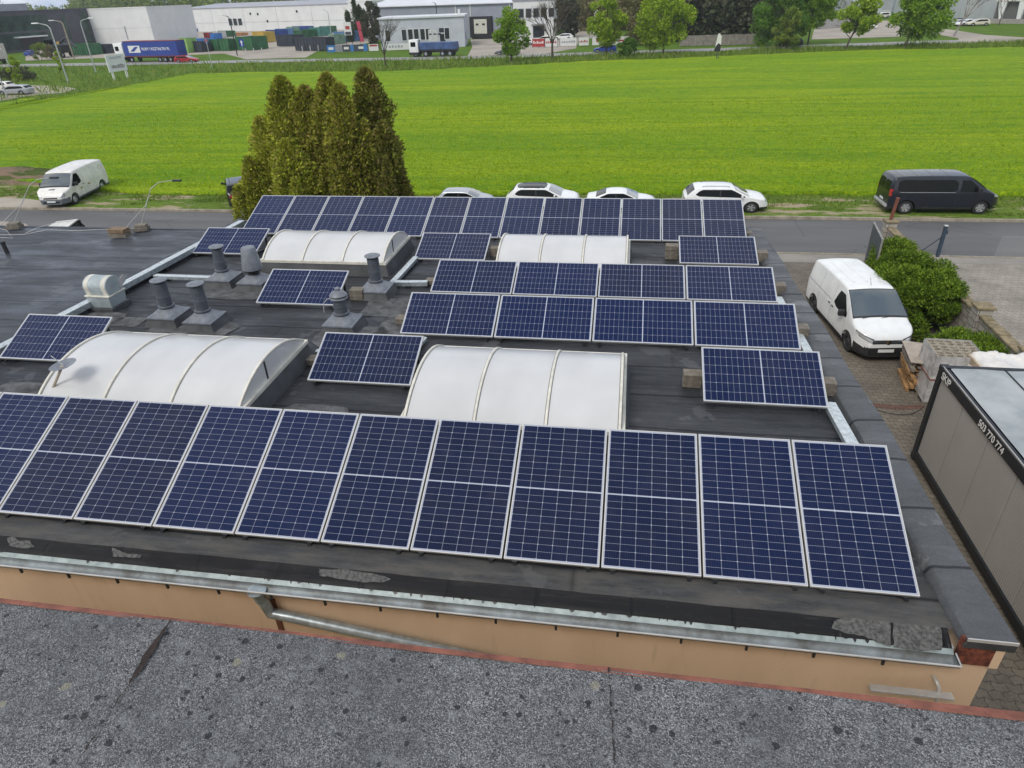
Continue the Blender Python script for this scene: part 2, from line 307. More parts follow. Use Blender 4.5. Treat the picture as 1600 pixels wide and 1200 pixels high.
# ------------------------------------------------------------------ mesh helpers
class MB:
    """collects faces of several shapes; build() links them as ONE mesh object"""
    def __init__(s): s.v = []; s.f = []; s.uv = None
    def add(s, vs_, fs):
        o = len(s.v); s.v += [tuple(v) for v in vs_]; s.f += [tuple(i+o for i in f) for f in fs]; return s
    def box(s, x0, x1, y0, y1, z0, z1, M=None, bev=0.0):
        if bev > 0:
            b = min(bev, (x1-x0)*.45, (y1-y0)*.45, (z1-z0)*.45)
            bm = bmesh.new(); bmesh.ops.create_cube(bm, size=1)
            for v in bm.verts: v.co = Vector(((x0+x1)/2+v.co.x*(x1-x0), (y0+y1)/2+v.co.y*(y1-y0), (z0+z1)/2+v.co.z*(z1-z0)))
            bmesh.ops.bevel(bm, geom=bm.edges[:], offset=b, segments=2, affect='EDGES', profile=.6)
            bm.verts.index_update()
            vs_ = [v.co.copy() for v in bm.verts]; fs = [[v.index for v in f.verts] for f in bm.faces]; bm.free()
        else:
            vs_ = [Vector(c) for c in ((x0, y0, z0), (x1, y0, z0), (x1, y1, z0), (x0, y1, z0), (x0, y0, z1), (x1, y0, z1), (x1, y1, z1), (x0, y1, z1))]
            fs = [(0, 3, 2, 1), (4, 5, 6, 7), (0, 1, 5, 4), (1, 2, 6, 5), (2, 3, 7, 6), (3, 0, 4, 7)]
        if M is not None: vs_ = [M @ v for v in vs_]
        return s.add(vs_, fs)
    def prism(s, poly, a, b, axis='x', M=None):
        """poly: 2D outline (ccw) swept from a to b along axis"""
        n = len(poly)
        def P(k, p):
            if axis == 'x': return Vector((k, p[0], p[1]))
            if axis == 'y': return Vector((p[0], k, p[1]))
            return Vector((p[0], p[1], k))
        vs_ = [P(a, p) for p in poly]+[P(b, p) for p in poly]
        fs = [tuple(range(n))[::-1], tuple(range(n, 2*n))]+[(i, (i+1) % n, n+(i+1) % n, n+i) for i in range(n)]
        if M is not None: vs_ = [M @ v for v in vs_]
        return s.add(vs_, fs)
    def lathe(s, prof, c=(0, 0, 0), n=20, M=None, axis='z', cap=True):
        """prof: (radius, height) pairs bottom to top"""
        vs_ = []; k = len(prof)
        for r_, h in prof:
            for i in range(n):
                a = 2*math.pi*i/n; x, y = r_*math.cos(a), r_*math.sin(a)
                p = Vector((x, y, h)) if axis == 'z' else (Vector((x, h, y)) if axis == 'y' else Vector((h, x, y)))
                vs_.append(p+Vector(c))
        fs = [(j*n+i, j*n+(i+1) % n, (j+1)*n+(i+1) % n, (j+1)*n+i) for j in range(k-1) for i in range(n)]
        if cap: fs += [tuple(range(n))[::-1], tuple(range((k-1)*n, k*n))]
        if M is not None: vs_ = [M @ v for v in vs_]
        return s.add(vs_, fs)
    def tube(s, pts, r, n=8, r2=None, cap=True):
        pts = [Vector(p) for p in pts]; k = len(pts); vs_ = []
        prev = None
        for j, p in enumerate(pts):
            d = (pts[min(j+1, k-1)]-pts[max(j-1, 0)]).normalized()
            a = prev if prev is not None else (Vector((0, 0, 1)) if abs(d.z) < .9 else Vector((1, 0, 0)))
            x = (a-d*a.dot(d)); x = x.normalized() if x.length > 1e-6 else d.orthogonal().normalized(); prev = x; y = d.cross(x)
            rr = r if r2 is None else r+(r2-r)*j/max(1, k-1)
            for i in range(n):
                t_ = 2*math.pi*i/n; vs_.append(p+x*math.cos(t_)*rr+y*math.sin(t_)*rr)
        fs = [(j*n+i, j*n+(i+1) % n, (j+1)*n+(i+1) % n, (j+1)*n+i) for j in range(k-1) for i in range(n)]
        if cap: fs += [tuple(range(n))[::-1], tuple(range((k-1)*n, k*n))]
        return s.add(vs_, fs)
    def quad(s, a, b, c, d): return s.add([a, b, c, d], [(0, 1, 2, 3)])
    def grid(s, rows):
        """rows: list of equal-length point lists"""
        n = len(rows[0]); vs_ = [p for r_ in rows for p in r_]
        return s.add(vs_, [(j*n+i, j*n+i+1, (j+1)*n+i+1, (j+1)*n+i) for j in range(len(rows)-1) for i in range(n-1)])
    def build(s, name, m, parent=None, smooth=False, angle=None, loc=None, rot=None, uvs=None):
        me = bpy.data.meshes.new(name); me.from_pydata(s.v, [], s.f)
        if uvs:
            l = me.uv_layers.new(name='UVMap')
            for i, uvv in enumerate(uvs): l.data[i].uv = uvv
        me.materials.append(m)
        if smooth or angle: me.polygons.foreach_set('use_smooth', [True]*len(me.polygons))
        if angle: me.set_sharp_from_angle(angle=R(angle))
        me.update()
        o = bpy.data.objects.new(name, me); COL.objects.link(o)
        if parent is not None: o.parent = parent
        if loc is not None: o.location = loc
        if rot is not None: o.rotation_euler = rot
        return o
def thing(name, label, cat, loc=(0, 0, 0), rz=0.0, group=None):
    o = bpy.data.objects.new(name, None); COL.objects.link(o); o.empty_display_size = .2
    o.location = loc; o.rotation_euler = (0, 0, rz); o['label'] = label; o['category'] = cat
    if group: o['group'] = group
    return o
def solo(o, label, cat, group=None):
    o['label'] = label; o['category'] = cat
    if group: o['group'] = group
    return o
def struct(o): o['kind'] = 'structure'; return o
def stuff(o, label, cat): o['kind'] = 'stuff'; o['label'] = label; o['category'] = cat; return o
def copy_tree(o, parent=None):
    c = o.copy(); COL.objects.link(c)
    if parent is not None: c.parent = parent
    for ch in list(o.children): copy_tree(ch, c)
    return c
def dup(o, label, loc, rz=None, group=None):
    c = copy_tree(o); c['label'] = label; c.location = loc
    if rz is not None: c.rotation_euler = (c.rotation_euler.x, c.rotation_euler.y, rz)
    if group: c['group'] = group
    return c
def text_mesh(name, body, size, m, parent, M, extrude=.004, bold=0.0, align='LEFT'):
    cu = bpy.data.curves.new(name, 'FONT'); cu.body = body; cu.size = size; cu.extrude = extrude; cu.offset = bold; cu.align_x = align
    to = bpy.data.objects.new(name, cu); COL.objects.link(to)
    dg = bpy.context.evaluated_depsgraph_get(); me = bpy.data.meshes.new_from_object(to.evaluated_get(dg))
    COL.objects.unlink(to); bpy.data.objects.remove(to)
    me.transform(M); me.materials.clear(); me.materials.append(m); me.name = name
    o = bpy.data.objects.new(name, me); COL.objects.link(o)
    if parent is not None: o.parent = parent
    return o
def axes(o, x, y, z):  # matrix from origin and three axes
    return Matrix(((x[0], y[0], z[0], o[0]), (x[1], y[1], z[1], o[1]), (x[2], y[2], z[2], o[2]), (0, 0, 0, 1)))
ORD = ['first', 'second', 'third', 'fourth', 'fifth', 'sixth', 'seventh', 'eighth', 'ninth', 'tenth', 'eleventh', 'twelfth', 'thirteenth', 'fourteenth']
# ================================================================== SETTING
def sheet(name, pts, z, m):
    o = MB().add([(p[0], p[1], z) for p in pts], [tuple(range(len(pts)))]).build(name, m)
    return struct(o)
sheet('ground', [(-1500, -200), (1500, -200), (1500, 2500), (-1500, 2500)], 0, GRASS)
sheet('paved_yard', [(2.9, -12), (10.25, -12), (10.25, 27.3), (2.9, 27.3)], .008, PAVE)
sheet('paved_forecourt', [(10.25, -12), (70, -12), (70, 27.55), (10.25, 27.55)], .012, PAVE2)
sheet('footway', [(-60, 25.4), (2.9, 25.4), (2.9, 27.3), (10.25, 27.3), (10.25, 27.55), (70, 27.55), (70, 28.34), (-60, 28.34)], .016, CONCP)
sheet('road', [(-400, 28.42), (400, 28.42), (400, 33.2), (-400, 33.2)], .02, ROAD)
sheet('gravel_entrance', [(-70, 33.36), (-31.0, 33.36), (-32.2, 33.9), (-33.2, 34.5), (-35.2, 35.1), (-40, 35.5), (-70, 36)], .128, GRAVEL)
sheet('gravel_entrance', [tuple(at(a_, b_))[:2] for a_, b_ in ((-60, 366), (0, 366), (28, 362), (48, 356), (40, 350), (12, 347), (-60, 344))], .027, GRAVEL)
sheet('verge', [(-400, 33.35), (400, 33.35), (400, 38.5), (-400, 38.5)], .12, VERGE)
for y0, y1, z1, n_ in ((33.2, 33.35, .14, 'far'), (28.34, 28.42, .045, 'near')):
    k = MB()
    x = -110.0
    while x < 110:
        k.box(x, x+.985, y0, y1, -.05, z1+rnd.uniform(-.006, .006)); x += 1.0
    struct(k.build('kerb', KERB))
sheet('patched_asphalt', [(14.6, 28.43), (26, 28.43), (26, 31.2), (16.1, 31.2)], .025, asphalt('old_asphalt', (.10, .098, .095), (.14, .136, .13)))

# crop field: one surface with rows and unevenness
edge_px = [(0, 172), (60, 158), (150, 147), (220, 133), (300, 118), (400, 115), (600, 114.5), (700, 110), (800, 105), (900, 99), (1000, 95), (1100, 92), (1200, 87), (1300, 83), (1400, 80), (1600, 77), (1800, 72)]
fedge = sorted([tuple(at(*p)[:2]) for p in edge_px]); XF0 = fedge[0][0]-2
def lerp_tab(tab, x):
    if x <= tab[0][0]: return tab[0][1]
    for (a, b), (c, d) in zip(tab, tab[1:]):
        if x <= c: return b+(d-b)*(x-a)/max(1e-6, c-a)
    return tab[-1][1]
nedge = [(-100, 62), (-78, 52), (-60, 43), (-45, 39.5), (-37, 38.6), (-33.5, 37.3), (-28, 36.2), (-10, 36.6), (0, 37.1), (8, 37.3), (30, 37.2), (140, 37)]
def crop_z(x, y):
    return (.30+.10*noise.noise(Vector((x*.12, y*.9, 0)))+.07*noise.noise(Vector((x*.9, y*2.2, 3)))+.05*noise.noise(Vector((x*2.6, y*4.5, 7))))
rows_ = []
NC, NR = 420, 230
for j in range(NR+1):
    t_ = j/NR; r_ = []
    for i in range(NC+1):
        x = XF0+(130-XF0)*(i/NC)
        a, b = lerp_tab(nedge, x), lerp_tab(fedge, x)
        y = a+(b-a)*(t_**1.7)
        y += .25*noise.noise(Vector((x*.8, 0, 1))) if j == 0 else 0
        z = .115 if j in (0, NR) else crop_z(x, y)
        r_.append((x, y, z))
    rows_.append(r_)
stuff(MB().grid(rows_).build('crop_field', FIELD, smooth=True), 'bright green and yellow crop field filling the ground between the two roads', 'crop field')

# tufts: blades of crop near the field edge and rough grass on the verge
def tufts(name, n, area, size, m, zf, label, cat, seed=1, dens=None, blades=4):
    q = random.Random(seed); b = MB()
    for _ in range(n):
        x = q.uniform(area[0], area[1]); y = area[2]+(area[3]-area[2])*(q.random()**1.4)
        if dens and not dens(x, y): continue
        z = zf(x, y); s = size*q.uniform(.6, 1.3)
        vs_ = []; fs = []
        for k in range(blades):
            a = q.uniform(0, 6.28); l = s*q.uniform(.5, 1.1); dx, dy = math.cos(a)*s*.45, math.sin(a)*s*.45
            wx, wy = -math.sin(a)*s*.14, math.cos(a)*s*.14
            o = len(vs_); vs_ += [(x-wx, y-wy, z-.05), (x+wx, y+wy, z-.05), (x+dx, y+dy, z+l)]; fs.append((o, o+1, o+2))
        # share one island so the whole tuft has one tone
        o = len(vs_); fs += [(0, 1, o-1)] if False else []
        b.add(vs_, fs)
    return stuff(b.build(name, m), label, cat)
CROPL = leaf_mat('crop_blades', [(.12, .24, .01), (.29, .42, .01), (.46, .54, .015), (.38, .48, .015)], .4)
GRASSL = leaf_mat('grass_blades', [(.07, .13, .015), (.13, .22, .025), (.2, .28, .04), (.27, .27, .09)], .3)
tufts('crop_plants', 42000, (-52, 36, 37.2, 72), .16, CROPL, lambda x, y: crop_z(x, y)-.02, 'leafy crop plants along the near edge of the field', 'crop plants', 3,
      lambda x, y: y > lerp_tab(nedge, x) and abs(x-8) < y*1.15, 3)
tufts('grass', 26000, (-48, 24, 33.4, 37.6), .13, GRASSL, lambda x, y: .12, 'short rough grass growing on the worn verge', 'grass', 4,
      lambda x, y: noise.noise(Vector((x*.35, y*.9, 5)))+(y-35.2)*.35 > 0, 3)
# soil mound on the left verge
sm = []
for j in range(13):
    r_ = []
    for i in range(25):
        x, y = -50+i*.62, 38.2+j*.38
        h = max(0, math.sin(math.pi*i/24))*max(0, math.sin(math.pi*j/12))
        r_.append((x, y, .1+h*.55*(1+.5*noise.noise(Vector((x, y, 0))))))
    sm.append(r_)
struct(MB().grid(sm).build('soil_mound', grass_mat('weedy_soil', (.06, .10, .02), (.1, .13, .03), (.20, .14, .10), .46, .9), smooth=True))

# ================================================================== MAIN BUILDING
def roofz(y): return 4.385-.0247*(y-5)
def W(o, t): o.parent = t; o.location = -t.location; return o
XL, XR, YN, YF = -11.42, 3.72, 4.85, 18.35
mb = thing('workshop_building', 'low peach rendered building with dark felt flat roof carrying the solar panels', 'building', (-3.8, 11.5, 0))
W(MB().prism([(YN, 0), (YF, 0), (YF, 3.95), (YN, 4.12)], XL, 3.66, 'x').build('wall', STUCCO), mb)
# felt deck with slight unevenness, eave slope at the front
rows_ = []
for y in [4.985, 5.03]+[5.2+i*.25 for i in range(53)]:
    rows_.append([(XL+.1+(3.42-XL)*i/48, y, (roofz(y) if y > 5 else 4.375)+.012*noise.noise(Vector((i*.5, y*.8, 0)))) for i in range(49)])
W(MB().grid(rows_).build('roof', FELT, smooth=True), mb)
rows_ = []
for y, z in ((4.815, 4.30), (4.83, 4.315), (4.87, 4.33), (4.92, 4.348), (4.96, 4.362), (4.99, 4.378)):
    rows_.append([(XL+(3.26-XL)*i/60, y, z+.006*noise.noise(Vector((i*.4, y*8, 2)))) for i in range(61)])
W(MB().grid(rows_).build('eave_felt', EAVE, smooth=True), mb)
W(MB().box(XL, 3.28, 4.825, 4.87, 4.12, 4.298).build('fascia', DULLZINC), mb)
# worn, re-slated areas of the eave strip
WORN = simple('worn_slate_eave', (.125, .125, .12), .85, 0, .45, 30, bump=.5, bscale=120)
def eave_pt(px, py):
    # on the sloping strip: z falls from 4.378 at y 4.99 to 4.30 at y 4.815
    v = at(px, py, 4.34)
    for _ in range(4):
        z = 4.30+(v.y-4.815)/.175*.078+.004; v = at(px, py, z)
    return (v.x, v.y, z+.006)
for pp in ([(12, 842), (22, 838), (30, 845), (48, 846), (54, 856), (38, 858), (14, 853)], [(176, 857), (184, 860), (200, 866), (222, 868), (218, 873), (196, 871), (176, 870)],
           [(498, 889), (510, 891), (540, 890), (585, 897), (612, 905), (598, 911), (560, 910), (520, 903), (500, 900)], [(1302, 971), (1318, 966), (1345, 968), (1391, 972), (1392, 1011), (1370, 1004), (1350, 995), (1318, 989), (1300, 982)],
           [(1395, 973), (1430, 976), (1470, 980), (1472, 1016), (1440, 1018), (1396, 1012)]):
    q = random.Random(len(pp)); dense = []
    for a, b in zip(pp, pp[1:]+pp[:1]):
        for k in range(4): dense.append((a[0]+(b[0]-a[0])*k/4+q.uniform(-1.2, 1.2), a[1]+(b[1]-a[1])*k/4+q.uniform(-.9, .9)))
    P_ = [eave_pt(*p) for p in dense]; cx = tuple(sum(v[i] for v in P_)/len(P_) for i in range(3))
    W(MB().add(P_+[cx], [(i, (i+1) % len(P_), len(P_)) for i in range(len(P_))]).build('worn_patch', WORN), mb)
# drip flashing with tar runs
W(MB().grid([[(XL+(3.27-XL)*i/40, 4.822, 4.298) for i in range(41)], [(XL+(3.27-XL)*i/40, 4.775, 4.262) for i in range(41)]]).build('drip_flashing', simple('stained_flashing', (.33, .39, .39), .5, .2, .35, 9, col2=(.22, .27, .27))), mb)
tar = MB(); q = random.Random(3)
TARM = simple('tar', (.008, .008, .009), .4)
for i in range(70):
    x = q.uniform(-3.5, 3.2) if i % 4 else q.uniform(-10, -3)
    l = q.uniform(.004, .035); w_ = q.uniform(.006, .04)
    W(MB().add([(x-w_, 4.826, 4.305), (x+w_, 4.826, 4.305), (x+w_*.6, 4.822-l*.6, 4.303-l*.5), (x, 4.822-l, 4.302-l*.75), (x-w_*.6, 4.822-l*.5, 4.303-l*.4)], [(0, 1, 2, 3, 4)]).build('tar_run', TARM), mb)
# half round gutter with outer bead and end cap
gp = []
for k in range(13):
    a = math.pi+math.pi*k/12; gp.append((4.712+.068*math.cos(a)*-1, 4.262+.066*math.sin(a)))
gut = MB()
gut.grid([[(XL+(3.28-XL)*i/30, y, z+.004*noise.noise(Vector((i*.7, 0, 0)))) for i in range(31)] for y, z in gp])
gut.grid([[(XL, y, z) for y, z in [(4.712+(y-4.712)*1.05, 4.262+(z-4.262)*1.05) for y, z in gp]], [(3.28, y, z) for y, z in [(4.712+(y-4.712)*1.05, 4.262+(z-4.262)*1.05) for y, z in gp]]])
for X in (3.27, 3.285): gut.add([(X, y, z) for y, z in gp], [tuple(range(13))])
GUTM = simple('weathered_gutter_zinc', (.26, .29, .30), .5, .3, .45, 3.5, col2=(.12, .12, .11), bump=.3, bscale=30)
g_ = W(gut.build('gutter', GUTM, angle=40), mb)
b_ = MB().tube([(XL, 4.64, 4.268), (3.285, 4.64, 4.268)], .0105, 8)
b_.tube([(3.285, 4.64, 4.268), (3.285, 4.78, 4.28)], .008, 6).build('gutter_bead', ALU, g_)
hk = MB(); x = XL+.4
while x < 3.1:
    hk.box(x-.012, x+.012, 4.635, 4.655, 4.18, 4.256); x += .62
hk.build('gutter_bracket', STEEL, g_)
# outlet, elbow and downpipe running across the wall
p0 = at(404, 922, 4.2); x0 = p0.x
pe = atY(423, 957, 4.77); pe2 = atY(631, 1002, 4.77); pe3 = pe+(pe2-pe)*1.8
W(MB().tube([(x0, 4.71, 4.22), (x0, 4.71, 4.10), (x0+.02, 4.73, 4.03), (pe.x, 4.765, pe.z), tuple(pe+(pe3-pe)*.08), tuple(pe3), (pe3.x+.15, 4.77, pe3.z-.3), (pe3.x+.15, 4.77, .1)], .062, 16).build('downpipe', ZINC, angle=60), mb)
W(MB().lathe([(.105, 4.23), (.09, 4.2), (.055, 4.12)], (x0, 4.705, 0), 14).build('gutter_outlet', ZINC, angle=40), mb)
W(MB().box(x0+.02, x0+.08, 4.83, 4.848, 3.2, 3.95).build('rust_stain_board', simple('rusty_brown', (.16, .06, .03), .8)), mb)
# raised edge on the right with slate felt, pale end trim, bare brickwork at the front corner
cp = MB(); pr = [(3.30, .0), (3.33, .07), (3.38, .10), (3.56, .115), (3.73, .115), (3.745, .09), (3.745, -.02), (3.30, -.02)]
yy = [4.78]+[5.3+i*.6 for i in range(22)]+[YF]
rr = []
for y in yy:
    sh = -.16*max(0, min(1, (y-9)/9)) + .02*math.sin(y*1.7)
    rr.append([(a+sh+(.012*noise.noise(Vector((y*1.5, i*1.3, 0)))), y, roofz(y)+b+.008*noise.noise(Vector((y*2, i, 4)))) for i, (a, b) in enumerate(pr)])
cp.grid([r_+[r_[0]] for r_ in rr]); cp.add(rr[0], [tuple(range(8))]); cp.add(rr[-1], [tuple(range(8))[::-1]])
W(cp.build('roof_edge_coping', COPING, angle=35), mb)
W(MB().box(3.325, 3.755, 4.765, 4.778, 4.47, 4.505).build('end_trim', ALU), mb)
W(MB().box(3.31, 3.62, 4.80, 4.848, 4.12, 4.46).build('bare_brickwork', simple('red_brick', (.20, .055, .03), .9, 0, .5, 14, bump=.6, bscale=30)), mb)
W(MB().box(3.62, 3.70, 4.80, 4.848, 4.10, 4.44).build('corner_render', STUCCO), mb)
# left upstand between the two roofs
up_ = MB(); up_.grid([[(XL-.02, YN, roofz(YN)), (XL+.02, YN, roofz(YN)+.16), (XL+.16, YN, roofz(YN)+.15), (XL+.3, YN, roofz(YN)+.01)], [(XL-.02, YF, roofz(YF)), (XL+.02, YF, roofz(YF)+.16), (XL+.16, YF, roofz(YF)+.15), (XL+.3, YF, roofz(YF)+.01)]])
W(up_.build('roof_upstand', FELT2), mb)
W(MB().box(XL, 3.5, YF-.06, YF+.02, 3.95, roofz(YF)+.10).build('rear_edge_trim', STEEL), mb)
# repair patches of slate felt
def patch(cx, cy, sx, sy, seed, z=.006):
    q = random.Random(seed); pts = []
    for k in range(16):
        a = 2*math.pi*k/16; c, s = math.cos(a), math.sin(a)
        rx = sx*math.copysign(abs(c)**.45, c)*q.uniform(.86, 1.08); ry = sy*math.copysign(abs(s)**.45, s)*q.uniform(.86, 1.08)
        pts.append((cx+rx, cy+ry, roofz(cy+ry)+z+.006))
    return pts
PATCHM = simple('slate_felt_patch', (.10, .102, .104), .8, 0, .45, 5, bump=.4, bscale=90)
for i, (cx, cy, sx, sy) in enumerate([(-4.55, 8.0, .55, .35), (-8.35, 10.75, .95, .55), (-10.6, 11.2, .5, .35), (-9.9, 11.1, .35, .25), (-5.0, 10.85, .7, .5), (-4.55, 12.3, .8, .55), (-8.5, 12.95, 1.0, .5), (-9.9, 8.3, .45, .22), (-4.2, 11.3, .5, .55), (2.2, 7.75, .5, .1)]):
    W(MB().add(patch(cx, cy, sx, sy, i), [tuple(range(16))]).build('felt_patch', PATCHM), mb)

# ================================================================== ANNEX
an = thing('annex_building', 'low annex with grey felt flat roof left of the solar panel roof', 'building', (-19, 11, 0))
ANZ = 4.27
W(MB().box(-30, XL-.12, -2, 17.2, 0, ANZ-.16).build('wall', STUCCO), an)
rows_ = []
for j in range(40):
    y = -2+19.25*j/39
    rows_.append([(-30+(XL-.06+30)*i/40, y, ANZ+.11-.0145*(y-5)+.02*noise.noise(Vector((i*.5, y*.5, 9)))) for i in range(41)])
W(MB().grid(rows_).build('roof', FELT2, smooth=True), an)
W(MB().box(-30, XL-.06, 17.2, 17.3, ANZ-.35, ANZ-.055).build('eave_trim', STEEL), an)
def anz(y): return ANZ+.11-.0145*(y-5)

# ================================================================== NEAR BUILDING (the roof in the foreground)
NZ = 7.6
nb = thing('foreground_building', 'tall building whose slate granule felt roof edge fills the foreground', 'building', (0, -3, 0))
e0, e1 = at(0, 941, NZ), at(1600, 1109, NZ)
NYE = (e0.y+e1.y)/2
W(MB().box(-9, 5.4, -9, NYE-.05, 0, NZ-.05).build('wall', STUCCO), nb)
rows_ = []
ex = [-9+14.5*i/120 for i in range(121)]
for k, y in enumerate([-9, -4, -1, 0, .5, .9, 1.2, NYE-.1, NYE-.012]):
    rows_.append([(x, y+(.006*noise.noise(Vector((x*5, 0, 0))) if k > 5 else 0), NZ+.008*noise.noise(Vector((x*1.5, y*1.5, 2)))-(.004 if k == 8 else 0)) for x in ex])
W(MB().grid(rows_).build('roof', GRAN, smooth=True), nb)
# rusty edge strip under the felt
RUST = simple('rust_red_trim', (.24, .085, .055), .75, 0, .3, 10, bump=.3, bscale=80)
st = MB()
a_ = [(x, NYE-.022+.002*noise.noise(Vector((x*7, 1, 0))), NZ-.003) for x in ex]; b_ = [(x, NYE+.008+.011*max(0, min(1, (x+.3)/1.6)), NZ-.010) for x in ex]
c_ = [(x, NYE+.008+.011*max(0, min(1, (x+.3)/1.6)), NZ-.12) for x in ex]
st.grid([a_, b_, c_]); W(st.build('edge_strip', RUST), nb)
# torn felt joints
def joint(px0, px1, wid, seed, bulge=0.0):
    a, b = at(*px0, NZ), at(*px1, NZ); q = random.Random(seed); L_, R_ = [], []
    n = 40
    for i in range(n+1):
        t_ = i/n; p = a.lerp(b, t_); jx = .006*noise.noise(Vector((t_*9, seed, 0)))
        w_ = wid*(.4+abs(noise.noise(Vector((t_*14, seed, 5))))*1.6)+bulge*max(0, 1-abs(t_-.28)/.26)
        L_.append((p.x-w_+jx+.003*q.uniform(-1, 1), p.y, NZ+.012)); R_.append((p.x+w_+jx+.003*q.uniform(-1, 1), p.y, NZ+.012))
    return MB().grid([L_, R_])
CRK = simple('torn_felt_brown', (.035, .022, .017), .9, 0, .4, 30, bump=.6, bscale=120)
W(joint((269, 970), (120, 1198), .0022, 3, .016).build('felt_joint', CRK), nb)
W(joint((951, 1045), (960, 1200), .0030, 9).build('felt_joint', CRK), nb)
# ================================================================== SOLAR PANELS
PW, PL = 1.04, 1.76
def box_ring(b, x0, x1, y0, y1, z0, z1, w_):
    b.box(x0, x1, y0, y0+w_, z0, z1); b.box(x0, x1, y1-w_, y1, z0, z1)
    b.box(x0, x0+w_, y0+w_, y1-w_, z0, z1-.0005); b.box(x1-w_, x1, y0+w_, y1-w_, z0, z1-.0005)
def make_panel(portrait, label, loc, tilt, group):
    """Empty at the lower left corner, tilted; the panel lies in its xy plane"""
    t = thing('solar_panel', label, 'solar panel', loc, 0, group); t.rotation_euler = (tilt, 0, 0)
    w_, h_ = (PW, PL) if portrait else (PL, PW)
    b = MB(); box_ring(b, 0, w_, 0, h_, -.035, 0, .0115); b.build('frame', ALU, t)
    g = MB().add([(.012, .012, -.002), (w_-.012, .012, -.002), (w_-.012, h_-.012, -.002), (.012, h_-.012, -.002)], [(0, 1, 2, 3)])
    uv = [(0, 0), (1, 0), (1, 1), (0, 1)] if portrait else [(0, 0), (0, 1), (1, 1), (1, 0)]
    g.build('glass', SOLAR, t, uvs=uv)
    MB().box(.02, w_-.02, .02, h_-.02, -.012, -.008).build('back_sheet', DULLZINC, t)
    # mounting feet: sloping triangular brackets under both ends, drawn in the tilted frame
    Mi = Matrix.Rotation(-tilt, 4, 'X')
    ey, ez = h_*math.cos(tilt), h_*math.sin(tilt)
    for x in (.10, w_-.14):
        k = MB()
        k.box(x, x+.04, -.02, ey-.02, -.085, -.045, Mi)
        k.box(x+.002, x+.038, ey-.10, ey-.06, -.05, ez-.075, Mi)
        k.box(x+.004, x+.036, .02, h_-.04, -.075, -.037)
        k.box(x-.01, x+.05, -.016, .02, -.045, -.030)
        k.build('mounting_bracket', STEEL, t)
    return t
def zrel(v): return CAM_H+v
def row_portrait(n, x_right, y0, z0, tilt, rowtxt, group):
    base = None
    for i in range(n):
        lab = (f'portrait solar panel, {ORD[i]} from the right end of {rowtxt}')
        loc = (x_right-PW-i*(PW+.022), y0, z0)
        if base is None: base = make_panel(True, lab, loc, tilt, group)
        else: dup(base, lab, loc, None, group)
    return base
row_portrait(12, 3.105, 5.30, zrel(-5.354), R(23.6), 'the long nearest row', 'portrait solar panels in the nearest row')
row_portrait(13, 3.069, 17.131-.0, zrel(-5.63), R(20.9), 'the farthest row by the road', 'portrait solar panels in the farthest row')
land = make_panel(False, 'landscape solar panel at the right end of the third row from the front', (3.087-PL, 10.858, zrel(-5.441)), R(24.6), 'landscape solar panels in the four panel row nearer the camera')
for i in range(1, 4):
    dup(land, f'landscape solar panel, {ORD[i]} from the right in the third row from the front', (3.087-PL-i*1.79, 10.858, zrel(-5.441)), None)
g2_ = 'landscape solar panels in the four panel row farther back'
for i in range(4):
    o = dup(land, f'landscape solar panel, {ORD[i]} from the right in the fourth row from the front', (3.084-PL-i*1.79, 13.014, zrel(-5.494)), None, g2_); o.rotation_euler = (R(20.6), 0, 0)
singles = [(3.056, 8.853, -5.356, 23.7, 'single landscape solar panel by the right roof edge, just behind the nearest row'),
           (-3.258, 8.914, -5.393, 23.4, 'single landscape solar panel between the two nearest domed skylights'),
           (-9.258, 9.11, -5.389, 25.3, 'single landscape solar panel beside the nearest skylight at the left roof edge'),
           (-5.809, 12.052, -5.458, 21.7, 'single landscape solar panel standing among the grey roof vents'),
           (3.064, 15.272, -5.546, 18.5, 'single landscape solar panel in front of the right end of the farthest row'),
           (-3.284, 15.19, -5.557, 18.9, 'single landscape solar panel between the two farthest domed skylights'),
           (-9.247, 15.215, -5.549, 20.5, 'single landscape solar panel left of the far skylight, by the left roof edge')]
for x, y, z, tl, lab in singles:
    o = dup(land, lab, (x-PL, y, zrel(z)), None, 'single landscape solar panels'); o.rotation_euler = (R(tl), 0, 0)

# ballast blocks beside and behind panels
BLK = simple('hollow_block_concrete', (.20, .175, .14), .92, 0, .3, 9, bump=.6, bscale=50)
def blocks(x, y, n, lab, rz=0.0, w_=.29, d=.22, h=.11, base=None):
    for k in range(n):
        b = MB().box(-w_/2, w_/2, -d/2, d/2, .0, h, bev=.008)
        o = b.build('concrete_block', BLK, loc=(x+rnd.uniform(-.01, .01), y+rnd.uniform(-.012, .012), (roofz(y)+.012 if base is None else base)+k*(h+.002)), rot=(0, 0, rz+rnd.uniform(-.05, .05)))
        solo(o, ('upper' if k == n-1 and n > 1 else ('lower' if n > 1 else 'lone'))+' concrete block '+lab, 'concrete block', 'concrete ballast blocks')
blocks(3.17, 9.55, 2, 'right of the single panel by the right roof edge')
blocks(1.18, 9.60, 2, 'left of the single panel by the right roof edge')
blocks(-3.06, 9.62, 2, 'between the middle near panel and the near right skylight')
blocks(-5.22, 9.7, 1, 'left of the middle near panel')
blocks(-9.02, 9.85, 2, 'beside the left roof edge panel at the near skylight')
blocks(3.20, 11.6, 2, 'at the right end of the third panel row')
blocks(-4.2, 11.6, 1, 'at the left end of the third panel row')
blocks(3.20, 13.75, 2, 'at the right end of the fourth panel row')
blocks(-4.2, 13.75, 1, 'at the left end of the fourth panel row')
blocks(3.19, 15.9, 2, 'right of the single panel before the farthest row')
blocks(1.15, 15.95, 3, 'left of the single panel before the farthest row')
